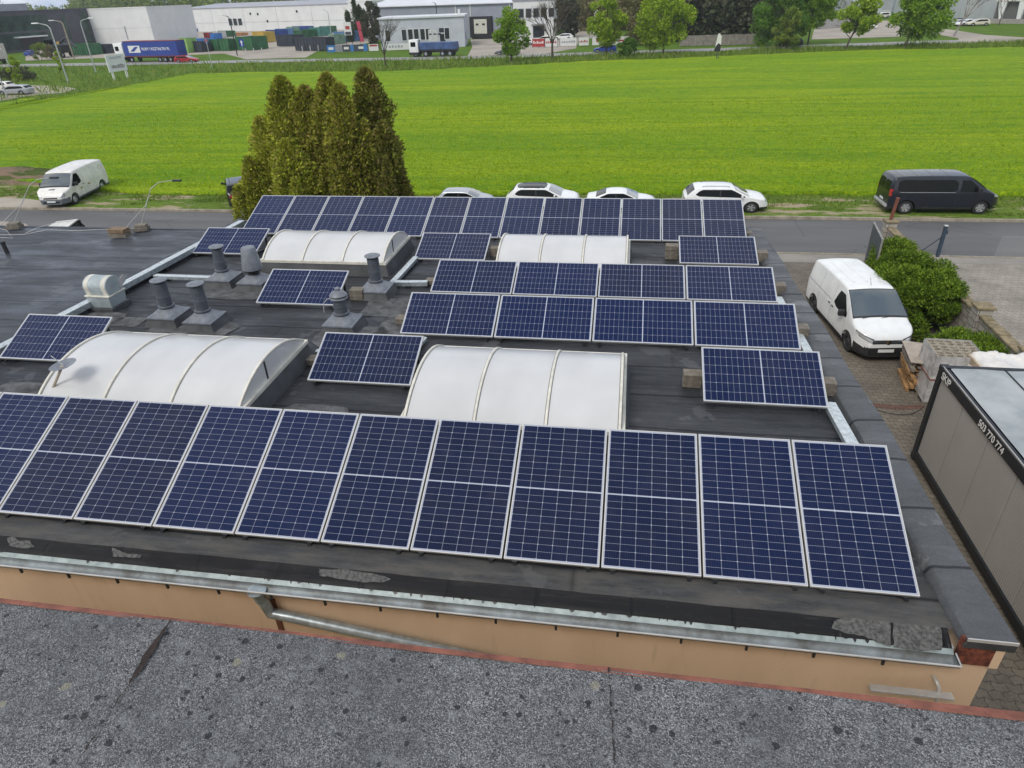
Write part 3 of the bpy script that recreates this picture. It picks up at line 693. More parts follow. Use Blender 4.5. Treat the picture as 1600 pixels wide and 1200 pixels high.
blocks(-3.12, 15.85, 2, 'between the far middle panel and the far right skylight')
blocks(-9.05, 15.9, 2, 'beside the far left single panel and the far skylight')
blocks(-5.58, 12.75, 2, 'right of the single panel among the vents')
blocks(3.16, 17.9, 1, 'at the right end of the farthest panel row')

# ================================================================== SKYLIGHTS
def poly_mat():
    m, t, b = newmat('opal_polycarbonate'); o = objc(t)
    c = t.mix(t.ramp(t.noise(t.mapv(o, (1.5, 1, 1)), 1.0, 3, .5), [(.3, 0.0), (.75, 1.0)]), (.49, .49, .485), (.58, .58, .575))
    c = t.mix(t.ramp(t.noise(o, 2.2, 6, .7), [(.55, 0.0), (.8, .2)]), c, (.48, .48, .47))
    t.l.new(c, b.inputs['Base Color']); b.inputs['Roughness'].default_value = .22; b.inputs['Specular IOR Level'].default_value = .55
    b.inputs['Subsurface Weight'].default_value = 0
    return m
OPAL = poly_mat(); RIBM = simple('cream_aluminium', (.70, .67, .58), .5, .1, .15, 5)
FELTCURB = simple('felt_upstand', (.075, .078, .082), .6, 0, .35, 2.2, bump=.4, bscale=70)
def skylight(label, x0, x1, y0, y1, group='white barrel skylights on the main roof'):
    cx, cy = (x0+x1)/2, (y0+y1)/2; zb = roofz(cy); hw, hd = (x1-x0)/2, (y1-y0)/2
    t = thing('barrel_skylight', label, 'skylight', (cx, cy, zb), 0, group)
    k = MB(); c0, c1 = .10, 0.0
    base = [(-hw-c0, -hd-c0, -.03), (hw+c0, -hd-c0, -.03), (hw+c0, hd+c0, -.03), (-hw-c0, hd+c0, -.03)]
    top = [(-hw-.01, -hd-.01, .30), (hw+.01, -hd-.01, .30), (hw+.01, hd+.01, .30), (-hw-.01, hd+.01, .30)]
    k.add(base+top, [(0, 1, 5, 4), (1, 2, 6, 5), (2, 3, 7, 6), (3, 0, 4, 7)]); k.build('curb', FELTCURB, t)
    fr = MB(); box_ring(fr, -hw-.03, hw+.03, -hd-.03, hd+.03, .29, .35, .06); fr.build('base_frame', RIBM, t)
    H_ = .34; Rr = (hd*hd+H_*H_)/(2*H_); zc = .34+H_-Rr; am = math.asin(hd/Rr); n = 28
    def arc(r_, x): return [(x, r_*math.sin(-am+2*am*i/n), zc+r_*math.cos(-am+2*am*i/n)) for i in range(n+1)]
    MB().grid([arc(Rr, -hw+.02+(2*hw-.04)*i/6) for i in range(7)]).build('dome', OPAL, t, smooth=True)
    for s_ in (-1, 1):
        a = arc(Rr, s_*(hw-.03)); e = MB().add(a, [tuple(range(len(a)))]); e.build('end_pane', OPAL, t)
        MB().box(s_*(hw-.03)-.012, s_*(hw-.03)+.012, -.25, -.22, .34, .34+H_-.03).build('end_mullion', STEEL, t)
    for i in range(4):
        x = -hw+.045+(2*hw-.09)*i/3; w_ = .022
        a, b_, c_, d_ = arc(Rr+.002, x-w_), arc(Rr+.026, x-w_+.006), arc(Rr+.026, x+w_-.006), arc(Rr+.002, x+w_)
        MB().grid([a, b_, c_, d_]).build('rib', RIBM, t)
        g = MB()
        for dx in (-w_-.006, w_+.001): g.grid([arc(Rr+.003, x+dx), arc(Rr+.003, x+dx+.005)])
        g.build('gasket', BLACKP, t)
    return t
skylight('near left barrel skylight, its dark end curb towards the middle panel', -8.86, -5.42, 7.62, 9.86)
skylight('near white barrel skylight right of the middle panel, directly behind the nearest row', -2.98, .12, 7.62, 9.86)
skylight('far white barrel skylight at the left, behind the vents', -8.52, -5.44, 14.22, 16.18)
skylight('far white barrel skylight at the right, half hidden by the four panel row', -2.86, .13, 14.22, 16.18)

# ================================================================== ROOF VENTS
def vent(label, p, kind='cap', h=.52, s=1.0):
    zb = roofz(p[1]); t = thing('roof_vent', label, 'roof vent', (p[0], p[1], zb), 0, 'grey roof vents')
    c = MB(); c.add([(-.37, -.37, -.02), (.37, -.37, -.02), (.37, .37, -.02), (-.37, .37, -.02), (-.29, -.29, .17), (.29, -.29, .17), (.29, .29, .17), (-.29, .29, .17)], [(0, 1, 5, 4), (1, 2, 6, 5), (2, 3, 7, 6), (3, 0, 4, 7), (4, 5, 6, 7)])
    c.build('felt_curb', FELTCURB, t)
    b = MB().box(-.31, .31, -.31, .31, .165, .20, bev=.008); n = 20
    ring = [(.135*math.cos(2*math.pi*i/n), .135*math.sin(2*math.pi*i/n), .33) for i in range(n)]
    sq = []
    for i in range(n):
        a = 2*math.pi*i/n; k_ = .285/max(abs(math.cos(a)), abs(math.sin(a))); sq.append((k_*math.cos(a), k_*math.sin(a), .202))
    b.add(sq+ring, [(i, (i+1) % n, n+(i+1) % n, n+i) for i in range(n)])
    b.build('base_plate', PVCL, t, angle=40)
    tt = MB().lathe([(.135, .32), (.16, .335), (.16, .36), (.125, .375), (.125, .33+h*.42), (.132, .33+h*.42+.004), (.132, .33+h*.42+.02), (.125, .33+h*.42+.024), (.125, .33+h)], n=24)
    if kind == 'cap':
        tt.build('pipe', PVC, t, angle=40)
        z = .33+h
        MB().lathe([(.10, z-.01), (.10, z+.045)], n=20).build('pipe_neck', BLACKP, t, angle=40)
        MB().lathe([(.155, z+.035), (.168, z+.04), (.165, z+.055), (.09, z+.082), (.02, z+.10)], n=24).build('rain_cap', PVCL, t, angle=30)
    elif kind == 'cone':
        MB().lathe([(.135, .32), (.15, .33), (.12, .36), (.12, .42)], n=20).build('pipe', BLACKP, t, angle=40)
        MB().lathe([(.17, .40), (.185, .41), (.185, .43), (.17, .44)], n=24).build('collar', BLACKP, t, angle=40)
        MB().lathe([(.20, .44), (.225, .45), (.222, .50), (.155, .92), (.14, .94), (.05, .955)], n=28).build('hood', PVCL, t, angle=40)
    else:
        tt.build('pipe', PVC, t, angle=40); z = .33+h
        MB().lathe([(.15, z-.05), (.175, z-.03), (.165, z-.005), (.13, z+.0), (.155, z+.012), (.17, z+.03), (.12, z+.085), (.055, z+.12), (.055, z+.16), (.03, z+.18)], n=24).build('cowl', PVCL, t, angle=35)
        MB().tube([(-.14, -.05, .66), (-.20, -.08, .66), (-.27, -.12, .58), (-.29, -.13, .40)], .006, 6).build('cable', ALU, t)
    return t
def vbase(px, py): return tuple(at(px, py, 4.22)[:2])
vent('round capped grey vent, left one of the pair nearest the roof fan', vbase(268, 503))
vent('round capped grey vent, right one of the pair nearest the roof fan', vbase(324, 510))
vent('round capped grey vent next to the tapered vent, by the cable tray', vbase(352, 441))
vent('tapered grey vent with a wide conical hood', vbase(401, 446), 'cone')
vent('round capped grey vent standing alone behind the far end of the vent panel', vbase(590, 459))
vent('stepped cowl vent with a cable, between the middle panel and the vent panel', vbase(538, 515), 'cowl', .36)
# box roof fan
p = at(172, 478, 4.25); t = thing('roof_fan', 'pale blue roof fan with a rounded drum head beside the left cable tray', 'roof fan', (p.x, p.y, roofz(p.y)), R(-2)); t.scale = (.76, .8, .80)
FANM = simple('pale_blue_grey_paint', (.36, .41, .42), .4, .1, .15, 4); CREAM = simple('cream_tape', (.62, .60, .52), .6)
MB().box(-.40, .40, -.36, .36, -.02, .12, bev=.02).build('felt_curb', FELTCURB, t)
b = MB().add([(-.33, -.28, .12), (.33, -.28, .12), (.33, .28, .12), (-.33, .28, .12), (-.37, -.31, .42), (.37, -.31, .42), (.37, .31, .42), (-.37, .31, .42)], [(0, 3, 2, 1), (0, 1, 5, 4), (1, 2, 6, 5), (2, 3, 7, 6), (3, 0, 4, 7), (4, 5, 6, 7)]); b.build('base_box', FANM, t)
MB().box(-.39, .39, -.33, .33, .42, .455, bev=.01).build('flange', CREAM, t)
prof = [(-.26, .46)]+[(.30*math.cos(a), .66+.24*math.sin(a)) for a in [math.pi-math.pi*k/16 for k in range(17)]]+[(.26, .46)]
MB().prism(prof, -.36, .36, 'x').build('drum_head', FANM, t, angle=30)
for x in (-.33, .20):
    MB().prism([(a*1.015, (c-.46)*1.012+.46) for a, c in prof], x, x+.13, 'x').build('tape_band', CREAM, t, angle=30)
MB().prism([(.18, .50), (.44, .62), (.42, .80), (.18, .72)], .362, .372, 'x').build('side_flap', ALU, t)

# ================================================================== CABLE TRAYS
def tray(label, pts, w_=.13, h=.07, lift=.05, group='galvanised cable trays on the roof', m=None):
    """pts: (x, y) line; a lidded perforated channel on short feet"""
    a, b = Vector(pts[0]), Vector(pts[-1]); d = (b-a); L_ = d.length; ang = math.atan2(d.y, d.x)
    t = thing('cable_tray', label, 'cable tray', (a.x, a.y, roofz(a.y)+lift), ang, group)
    sl = math.atan2(roofz(b.y)-roofz(a.y), L_); t.rotation_euler = (0, -sl, ang)
    MB().prism([(-w_/2, 0), (w_/2, 0), (w_/2, h), (-w_/2, h)], 0, L_, 'x').build('channel', m or ZINC, t)
    nlid = max(1, round(L_/2.0))
    for i in range(nlid):
        x0, x1 = L_*i/nlid+.004, L_*(i+1)/nlid-.004
        MB().prism([(-w_/2-.006, h-.012), (w_/2+.006, h-.012), (w_/2+.006, h+.004), (0, h+.009), (-w_/2-.006, h+.004)], x0, x1, 'x').build('lid', DULLZINC, t)
    x = .3
    while x < L_:
        MB().box(x-.05, x+.05, -w_/2-.02, w_/2+.02, -lift-.01, -.001).build('foot', BLACKP, t); x += 1.5
    return t
tray('long galvanised cable tray along the left roof edge, far stretch up to the roof fan', [(XL+.30, 12.35), (XL+.34, 17.95)], .17, .12, .09)
tray('long galvanised cable tray along the left roof edge, near stretch', [(XL+.12, 6.4), (XL+.27, 12.2)], .17, .12, .09)
tray('short galvanised cable tray running from the left edge tray to the capped vents', [(XL+.5, 13.52), (-9.45, 13.50)])
tray('galvanised cable tray between the far lone vent and the four panel row', [(-5.0, 13.50), (-4.25, 13.56)], .12, .09)
tray('galvanised cable tray along the end of the far left skylight', [(-5.05, 12.95), (-5.02, 15.3)], .12, .08)
tray('galvanised cable tray right of the single panel by the right roof edge', [(3.17, 7.35), (3.12, 9.05)], .15, .08)
tray('galvanised cable tray at the right ends of the two four panel rows', [(3.2, 10.2), (3.14, 13.3)], .13, .07)
tray('short galvanised cable tray between the near left skylight and the middle panel', [(-5.35, 10.03), (-4.6, 10.0)], .1, .05)
tray('short galvanised cable tray behind the near left skylight', [(-9.2, 10.22), (-8.5, 10.15)], .1, .05)
tray('small galvanised cable tray end behind the middle near panel', [(-3.62, 10.1), (-3.55, 10.75)], .12, .06)

# satellite dish on a leaning mast, small pipe, stubs
p = at(70, 640, 4.3); q_ = atY(98, 570, p.y+.06)
t = thing('satellite_dish', 'small round grey dish on a leaning mast beside the near left skylight', 'dish antenna', (p.x, p.y, roofz(p.y)))
hd = Vector((q_.x-p.x, q_.y-p.y, q_.z-roofz(p.y)))
MB().tube([(0, 0, 0), tuple(hd*.6), tuple(hd*.97)], .022, 10).build('mast', simple('beige_paint', (.48, .42, .33), .6), t)
n_ = Vector((-.12, -.05, 1)).normalized(); x_ = n_.orthogonal().normalized(); y_ = n_.cross(x_)
MB().lathe([(.02, -.045), (.11, -.03), (.185, 0), (.195, .006), (.185, .004), (.11, -.022), (.02, -.035)], n=28, M=axes(hd, x_, y_, n_)).build('reflector', PVCL, t, angle=40)
MB().tube([tuple(hd), tuple(hd+Vector((-.12, -.02, .16)))], .008, 6).build('feed_arm', ALU, t)
p = at(12, 396, anz(15)); t = thing('soil_pipe', 'short black pipe with a bent cap on the annex roof', 'pipe', (p.x, p.y, anz(p.y)))
MB().tube([(0, 0, -.02), (-.02, 0, .30)], .055, 12).build('pipe', BLACKP, t, angle=40)
MB().lathe([(.075, .29), (.075, .32), (.03, .34)], (-.02, 0, 0), 12).build('cap', STEEL, t, angle=40)

# lightning rods on blocks with wires (annex roof)
WIRE = simple('aluminium_wire', (.6, .6, .58), .45, .5)
def rod_stand(px, py, tx, ty, lab):
    p = at(px, py, anz(16.9)); z = anz(p.y); top = atY(tx, ty, p.y+.1)
    o = MB().box(-.2, .2, -.15, .15, 0, .09, bev=.01).box(-.14, .17, -.10, .12, .092, .17, bev=.01).build('concrete_block', BLK, loc=(p.x, p.y, z+.03), rot=(0, 0, .3))
    solo(o, 'pair of concrete slabs under the '+lab, 'concrete block')
    h = Vector((top.x-p.x, top.y-p.y, top.z-z))
    t = thing('lightning_rod', 'thin two legged '+lab, 'lightning rod', (p.x, p.y, z+.2))
    MB().tube([(.02, 0, -.03), tuple(h*.93)], .011, 6).build('mast', WIRE, t)
    MB().tube([(-.55, -.15, -.2), tuple(h*.5), tuple(h*.93)], .008, 6).build('brace', WIRE, t)
    MB().tube([tuple(h*.93), (h.x+.25, h.y, h.z+.10), (h.x+.75, h.y, h.z+.17)], .012, 6, .008).build('arm', WIRE, t)
    MB().box(h.x+.7, h.x+.95, h.y-.04, h.y+.04, h.z+.13, h.z+.18, bev=.01).build('arm_tip', STEEL, t)
    return p
rod_stand(222, 361, 240, 302, 'bent lightning rod at mid annex eave')
rod_stand(24, 358, 52, 297, 'bent lightning rod near the left end of the annex')
p = at(189, 371, anz(16.3))
for k, (lab) in enumerate(('lower grey concrete block of the pair standing on the annex roof', 'upper brown concrete block of the pair standing on the annex roof')):
    o = MB().box(-.26, .26, -.14, .14, 0, .11, bev=.012).build('concrete_block', BLK if k == 0 else simple('brown_block', (.22, .15, .09), .9, 0, .3, 9), loc=(p.x, p.y, anz(p.y)+.03+k*.125), rot=(0, 0, .05-.12*k)); solo(o, lab, 'concrete block')
q = random.Random(5)
a0 = at(-40, 378, anz(15.4)); a1 = at(40, 375, 4.3); a2 = at(190, 360, 4.3)
def wire(label, pts, r_=.007):
    P = []
    for (px, py, dz) in pts:
        v = at(px, py, 4.25); P.append((v.x, v.y, anz(v.y)+.03+dz))
    o = MB().tube(P, r_, 5).build('lightning_wire', WIRE); solo(o, label, 'wire')
wire('pale lightning wire lying across the annex roof from the left', [(-60, 370, 0), (0, 368, .02), (38, 366, .0), (75, 361, .05), (120, 361, .02), (165, 359, .03), (210, 357, .02)])
wire('pale lightning wire rising from the far left of the annex roof', [(-40, 352, .1), (10, 360, .02), (20, 372, 0), (-30, 371, .02)])
wire('pale slack lightning wire curving towards the annex eave', [(40, 366, .03), (60, 362, .12), (90, 355, .16), (115, 350, .12)])
# ================================================================== VEHICLES
GLASSM, _t, _b = newmat('car_glass'); _b.inputs['Base Color'].default_value = (.006, .008, .009, 1); _b.inputs['Roughness'].default_value = .03; _b.inputs['Specular IOR Level'].default_value = .15
GLASSL, _t, _b = newmat('windscreen_glass'); _b.inputs['Base Color'].default_value = (.045, .06, .06, 1); _b.inputs['Roughness'].default_value = .05; _b.inputs['Specular IOR Level'].default_value = .8; _b.inputs['Coat Weight'].default_value = 1; _b.inputs['Coat IOR'].default_value = 1.75; _b.inputs['Coat Roughness'].default_value = .03
def paint(name, c, rough=.32, metal=0.0): return simple(name, c, rough, metal, .07, 2.0, coat=.45, spec=.4)
WHITE = paint('white_car_paint', (.76, .77, .76)); OLDWHITE = simple('dull_white_paint', (.72, .70, .65), .38, 0, .12, 2.5, coat=.2)
NAVYP = paint('dark_navy_paint', (.010, .013, .020), .25); SILVER = paint('silver_paint', (.42, .44, .46), .35, .5); REDP = paint('red_car_paint', (.33, .012, .02)); BLUEP = paint('blue_car_paint', (.03, .06, .28))
BLACKC = paint('black_car_paint', (.012, .012, .014), .25); GREYC = paint('grey_car_paint', (.12, .13, .14), .35, .4); CREAMC = paint('cream_car_paint', (.62, .58, .46))
RUBBER = simple('tyre_rubber', (.018, .018, .019), .85, 0, .2, 10); RIM = simple('alloy_rim', (.52, .53, .54), .35, .7, .15, 6); HUBC = simple('dark_hub', (.05, .05, .055), .5, .3)
LAMPR = simple('tail_lamp_red', (.35, .02, .02), .2, 0, .05, coat=1); LAMPC = simple('headlamp_clear', (.55, .57, .58), .12, .3, .2, 12, coat=1); CHROME = simple('chrome', (.62, .63, .64), .16, 1, .05); PLATE = simple('number_plate', (.68, .69, .68), .5, 0, .05)
BUMPG = simple('grey_bumper_plastic', (.13, .145, .165), .55, 0, .15, 6); PLAST = simple('black_bumper_plastic', (.02, .021, .023), .6, 0, .2, 6)

def lin(tab, x):
    if x <= tab[0][0]: return tab[0][1]
    for (a, b), (c, d) in zip(tab, tab[1:]):
        if x <= c: return b+(d-b)*(x-a)/max(1e-9, c-a)
    return tab[-1][1]
def smooth_tab(tab, it=2):
    for _ in range(it):
        n = [tab[0]]
        for a, b in zip(tab, tab[1:]):
            n.append((a[0]*.75+b[0]*.25, a[1]*.75+b[1]*.25)); n.append((a[0]*.25+b[0]*.75, a[1]*.25+b[1]*.75))
        n.append(tab[-1]); tab = n
    return tab
class Body:
    def __init__(s, L, hw, top, belt, tumble, wheels, wr, zb=.24, r=.10, nose=.55, nose_in=.34, tail=.35, tail_in=.12, crown=.03, plan_p=2.2):
        s.L, s.hw, s.belt, s.tum, s.wheels, s.wr, s.zb0, s.r = L, hw, belt, tumble, wheels, wr, zb, r
        s.top = smooth_tab(top); s.nose, s.nose_in, s.tail, s.tail_in, s.crown, s.pp = nose, nose_in, tail, tail_in, crown, plan_p
    def plan(s, x):
        h = s.L/2; k = 1.0
        if x > h-s.nose: k -= s.nose_in*((x-(h-s.nose))/s.nose)**s.pp
        if x < -h+s.tail: k -= s.tail_in*(((-h+s.tail)-x)/s.tail)**2
        return s.hw*k
    def zt(s, x): return lin(s.top, x)
    def zb(s, x):
        z = s.zb0
        for wx in s.wheels:
            d = abs(x-wx); R_ = s.wr+.065
            if d < R_: z = max(z, s.wr+math.sqrt(R_*R_-d*d))
        return min(z, s.zt(x)-.12)
    def w(s, x, z):
        p = s.plan(x)
        if z < .55: p *= 1-.05*((.55-z)/.35)**2
        if z > s.belt: p -= s.tum*(z-s.belt)+.05*s.tum*(z-s.belt)
        return p
    def section(s, x):
        zb, zt = s.zb(x), s.zt(x); r = min(s.r, (zt-zb)*.3); ze = zt-r
        pts = [(0, zb), (s.w(x, zb)*.92, zb)]
        bt = min(s.belt, ze)
        for k in range(11):
            z = (s.zb0+.02+(bt-s.zb0-.02)*k/8) if k <= 8 else bt+(ze-bt)*(k-8)/2
            z = min(max(z, zb+.004*(k+1)), ze-.001*(10-k)); pts.append((s.w(x, z), z))
        we = s.w(x, ze)
        for k in range(1, 5):
            a = math.pi/2*k/4; pts.append((we-r*1.25*(1-math.cos(a)), ze+r*math.sin(a)*.9))
        wi = pts[-1][0]
        for f in (.66, .33, 0): pts.append((wi*f, zt-.1*r+s.crown*(1-f*f)))
        return pts
    def ztop(s, x, y):
        sec = s.section(x)[-4:]; y = abs(y)
        for (a, b), (c, d) in zip(sec, sec[1:]):
            if y >= c: return b+(d-b)*(a-y)/max(1e-6, a-c) if y <= a else b
        return sec[-1][1]
    def stations(s):
        h = s.L/2; xs = set()
        x = -h
        while x < h: xs.add(round(x, 3)); x += .07
        for k in range(6): xs.add(round(h-.07*(k/6)**1.5, 4))
        xs.add(h)
        for wx in s.wheels:
            for k in range(25): xs.add(round(wx+(s.wr+.065)*math.cos(math.pi*k/24), 4))
        xs = sorted(v for v in xs if -h <= v <= h); o = [xs[0]]
        for v in xs[1:]:
            if v-o[-1] > .006: o.append(v)
        o[-1] = h
        return o
    def build(s, t, mats, cls):
        """mats: name -> material; cls(x, y, z) -> part name"""
        xs = s.stations(); secs = [s.section(x) for x in xs]; n = len(secs[0])
        parts = {k: MB() for k in mats}; idx = {k: {} for k in mats}
        def vid(k, key, co):
            d = idx[k]
            if key not in d: d[key] = len(parts[k].v); parts[k].v.append(co)
            return d[key]
        def face(keys, cos):
            cx = sum(c[0] for c in cos)/len(cos); cy = sum(abs(c[1]) for c in cos)/len(cos); cz = sum(c[2] for c in cos)/len(cos)
            k = cls(cx, cy, cz); parts[k].f.append(tuple(vid(k, ky, co) for ky, co in zip(keys, cos)))
        for i in range(len(xs)-1):
            for j in range(n-1):
                for sg in (1, -1):
                    q = [(i, j), (i+1, j), (i+1, j+1), (i, j+1)]
                    if sg < 0: q = q[::-1]
                    cos = [(xs[a], sg*secs[a][b][0], secs[a][b][1]) for a, b in q]
                    face([(a, b, sg if secs[a][b][0] > 1e-6 else 0) for a, b in q], cos)
        for e, i in ((1, len(xs)-1), (-1, 0)):
            for j in range(1, n-1):
                q = [(j, 1), (j+1, 1), (j+1, -1), (j, -1)]
                if e < 0: q = q[::-1]
                cos = [(xs[i], sg*secs[i][b][0], secs[i][b][1]) for b, sg in q]
                face([(i, b, sg if secs[i][b][0] > 1e-6 else 0) for b, sg in q], cos)
        for k, mbx in parts.items():
            if mbx.f: mbx.build(k, mats[k], t, angle=32)
    # glass and trim laid on the surface
    def side(s, t, name, m, lo, hi, off=.006, sides=(1, -1), n=14):
        x0, x1 = max(lo[0][0], hi[0][0]), min(lo[-1][0], hi[-1][0])
        for sg in sides:
            rows = []
            for i in range(n+1):
                x = x0+(x1-x0)*i/n; a, b = lin(lo, x), lin(hi, x)
                rows.append([(x, sg*(s.w(x, a+(b-a)*k/4)+off), a+(b-a)*k/4) for k in range(5)])
            if sg < 0: rows = [r_[::-1] for r_ in rows]
            MB().grid(rows).build(name, m, t, smooth=True)
    def over(s, t, name, m, x0, x1, inset=.04, off=.008, hwf=None, n=12):
        rows = []
        for i in range(n+1):
            x = x0+(x1-x0)*i/n; zt = s.zt(x); r = min(s.r, (zt-s.zb(x))*.3); hw_ = (s.w(x, zt-r)-inset) if hwf is None else hwf(x)
            dx = (s.zt(x+.01)-s.zt(x-.01))/.02; l = math.hypot(1, dx)
            rows.append([(x-dx/l*off, -hw_+2*hw_*k/10, s.ztop(x, -hw_+2*hw_*k/10)+off/l) for k in range(11)])
        return MB().grid(rows[::-1] if True else rows).build(name, m, t, smooth=True)
    def xf(s, y, z, end=1):
        h = s.L/2; x = h
        for _ in range(400):
            xx = x*end
            if s.w(xx, z) >= abs(y) and s.zt(xx) >= z: return xx
            x -= .005
        return x*end
    def face_patch(s, t, name, m, quad, end=1, off=.012, nu=8, nv=3, thick=None):
        """quad: four (y, z) corners, laid on the nose (end=1) or tail (end=-1)"""
        (a, b, c, d) = quad; rows = []
        for j in range(nv+1):
            r_ = []
            for i in range(nu+1):
                u, v = i/nu, j/nv
                y = (a[0]*(1-u)+b[0]*u)*(1-v)+(d[0]*(1-u)+c[0]*u)*v; z = (a[1]*(1-u)+b[1]*u)*(1-v)+(d[1]*(1-u)+c[1]*u)*v
                r_.append((s.xf(y, z, end)+off*end, y, z))
            rows.append(r_)
        return MB().grid(rows).build(name, m, t, smooth=True)
_wheel_cache = {}
def wheel(t, x, y, wr, wid=.21, rimm=None, hub=None, spokes=5, kind='alloy'):
    sg = 1 if y > 0 else -1
    key = (wr, wid, kind, sg, (rimm or RIM).name)
    if key in _wheel_cache:
        src = _wheel_cache[key]; c = copy_tree(src, t); c.location = (x, y, wr); return c
    h = wid/2
    o = MB().lathe([(wr*.62, -h), (wr*.9, -h), (wr*.985, -h*.75), (wr, -h*.3), (wr, h*.3), (wr*.985, h*.75), (wr*.9, h), (wr*.62, h)], n=32, axis='y', cap=False).build('wheel', RUBBER, t, angle=40)
    o.location = (x, y, wr)
    rr = wr*.64; yo = sg*h*.82; d = MB()
    d.lathe([(rr, sg*h*.3), (rr*1.0, sg*h*.93), (rr*.93, sg*h*.98), (rr*.9, sg*h*.7)], n=28, axis='y', cap=False)
    if kind == 'steel':
        d.lathe([(rr*.9, sg*h*.6), (rr*.6, sg*h*.5), (rr*.45, sg*h*.85), (rr*.1, sg*h*.95)], n=24, axis='y')
    else:
        MB().lathe([(rr*.9, sg*h*.45), (.01, sg*h*.5)], n=20, axis='y').build('brake_shadow_plate', HUBC, o)
        for k in range(spokes):
            a = 2*math.pi*k/spokes; ca, sa = math.cos(a), math.sin(a)
            def P(rad, off, yy): return (ca*rad-sa*off, yy, sa*rad+ca*off)
            w0, w1 = rr*.17, rr*.26
            d.add([P(rr*.12, -w0, yo), P(rr*.93, -w1, yo), P(rr*.93, w1, yo), P(rr*.12, w0, yo), P(rr*.12, -w0, yo-sg*.03), P(rr*.93, -w1, yo-sg*.03), P(rr*.93, w1, yo-sg*.03), P(rr*.12, w0, yo-sg*.03)], [(0, 1, 2, 3), (0, 4, 5, 1), (2, 6, 7, 3), (1, 5, 6, 2)])
        d.lathe([(rr*.2, yo-sg*.02), (rr*.2, yo+sg*.006), (rr*.05, yo+sg*.01)], n=14, axis='y')
    d.build('rim', rimm or RIM, o)
    _wheel_cache[key] = o
    return o
def mirror(t, B, x, z, m, s_=1.0):
    for sg in (1, -1):
        y = B.w(x, z)
        MB().box(x-.10*s_, x+.02*s_, sg*(y+.10*s_)-.09*s_, sg*(y+.10*s_)+.10*s_, z-.02, z+.17*s_, bev=.03).box(x-.04, x, min(sg*(y-.02), sg*(y+.05)), max(sg*(y-.02), sg*(y+.05)), z+.0, z+.04).build('wing_mirror', m, t, angle=50)
def seam_lines(t, B, xs, z0, z1, m=None):
    for x in xs:
        for sg in (1, -1):
            MB().grid([[(x-.004, sg*(B.w(x, z0+(z1-z0)*k/8)+.003), z0+(z1-z0)*k/8) for k in range(9)], [(x+.004, sg*(B.w(x, z0+(z1-z0)*k/8)+.003), z0+(z1-z0)*k/8) for k in range(9)]]).build('door_seam', PLAST, t)

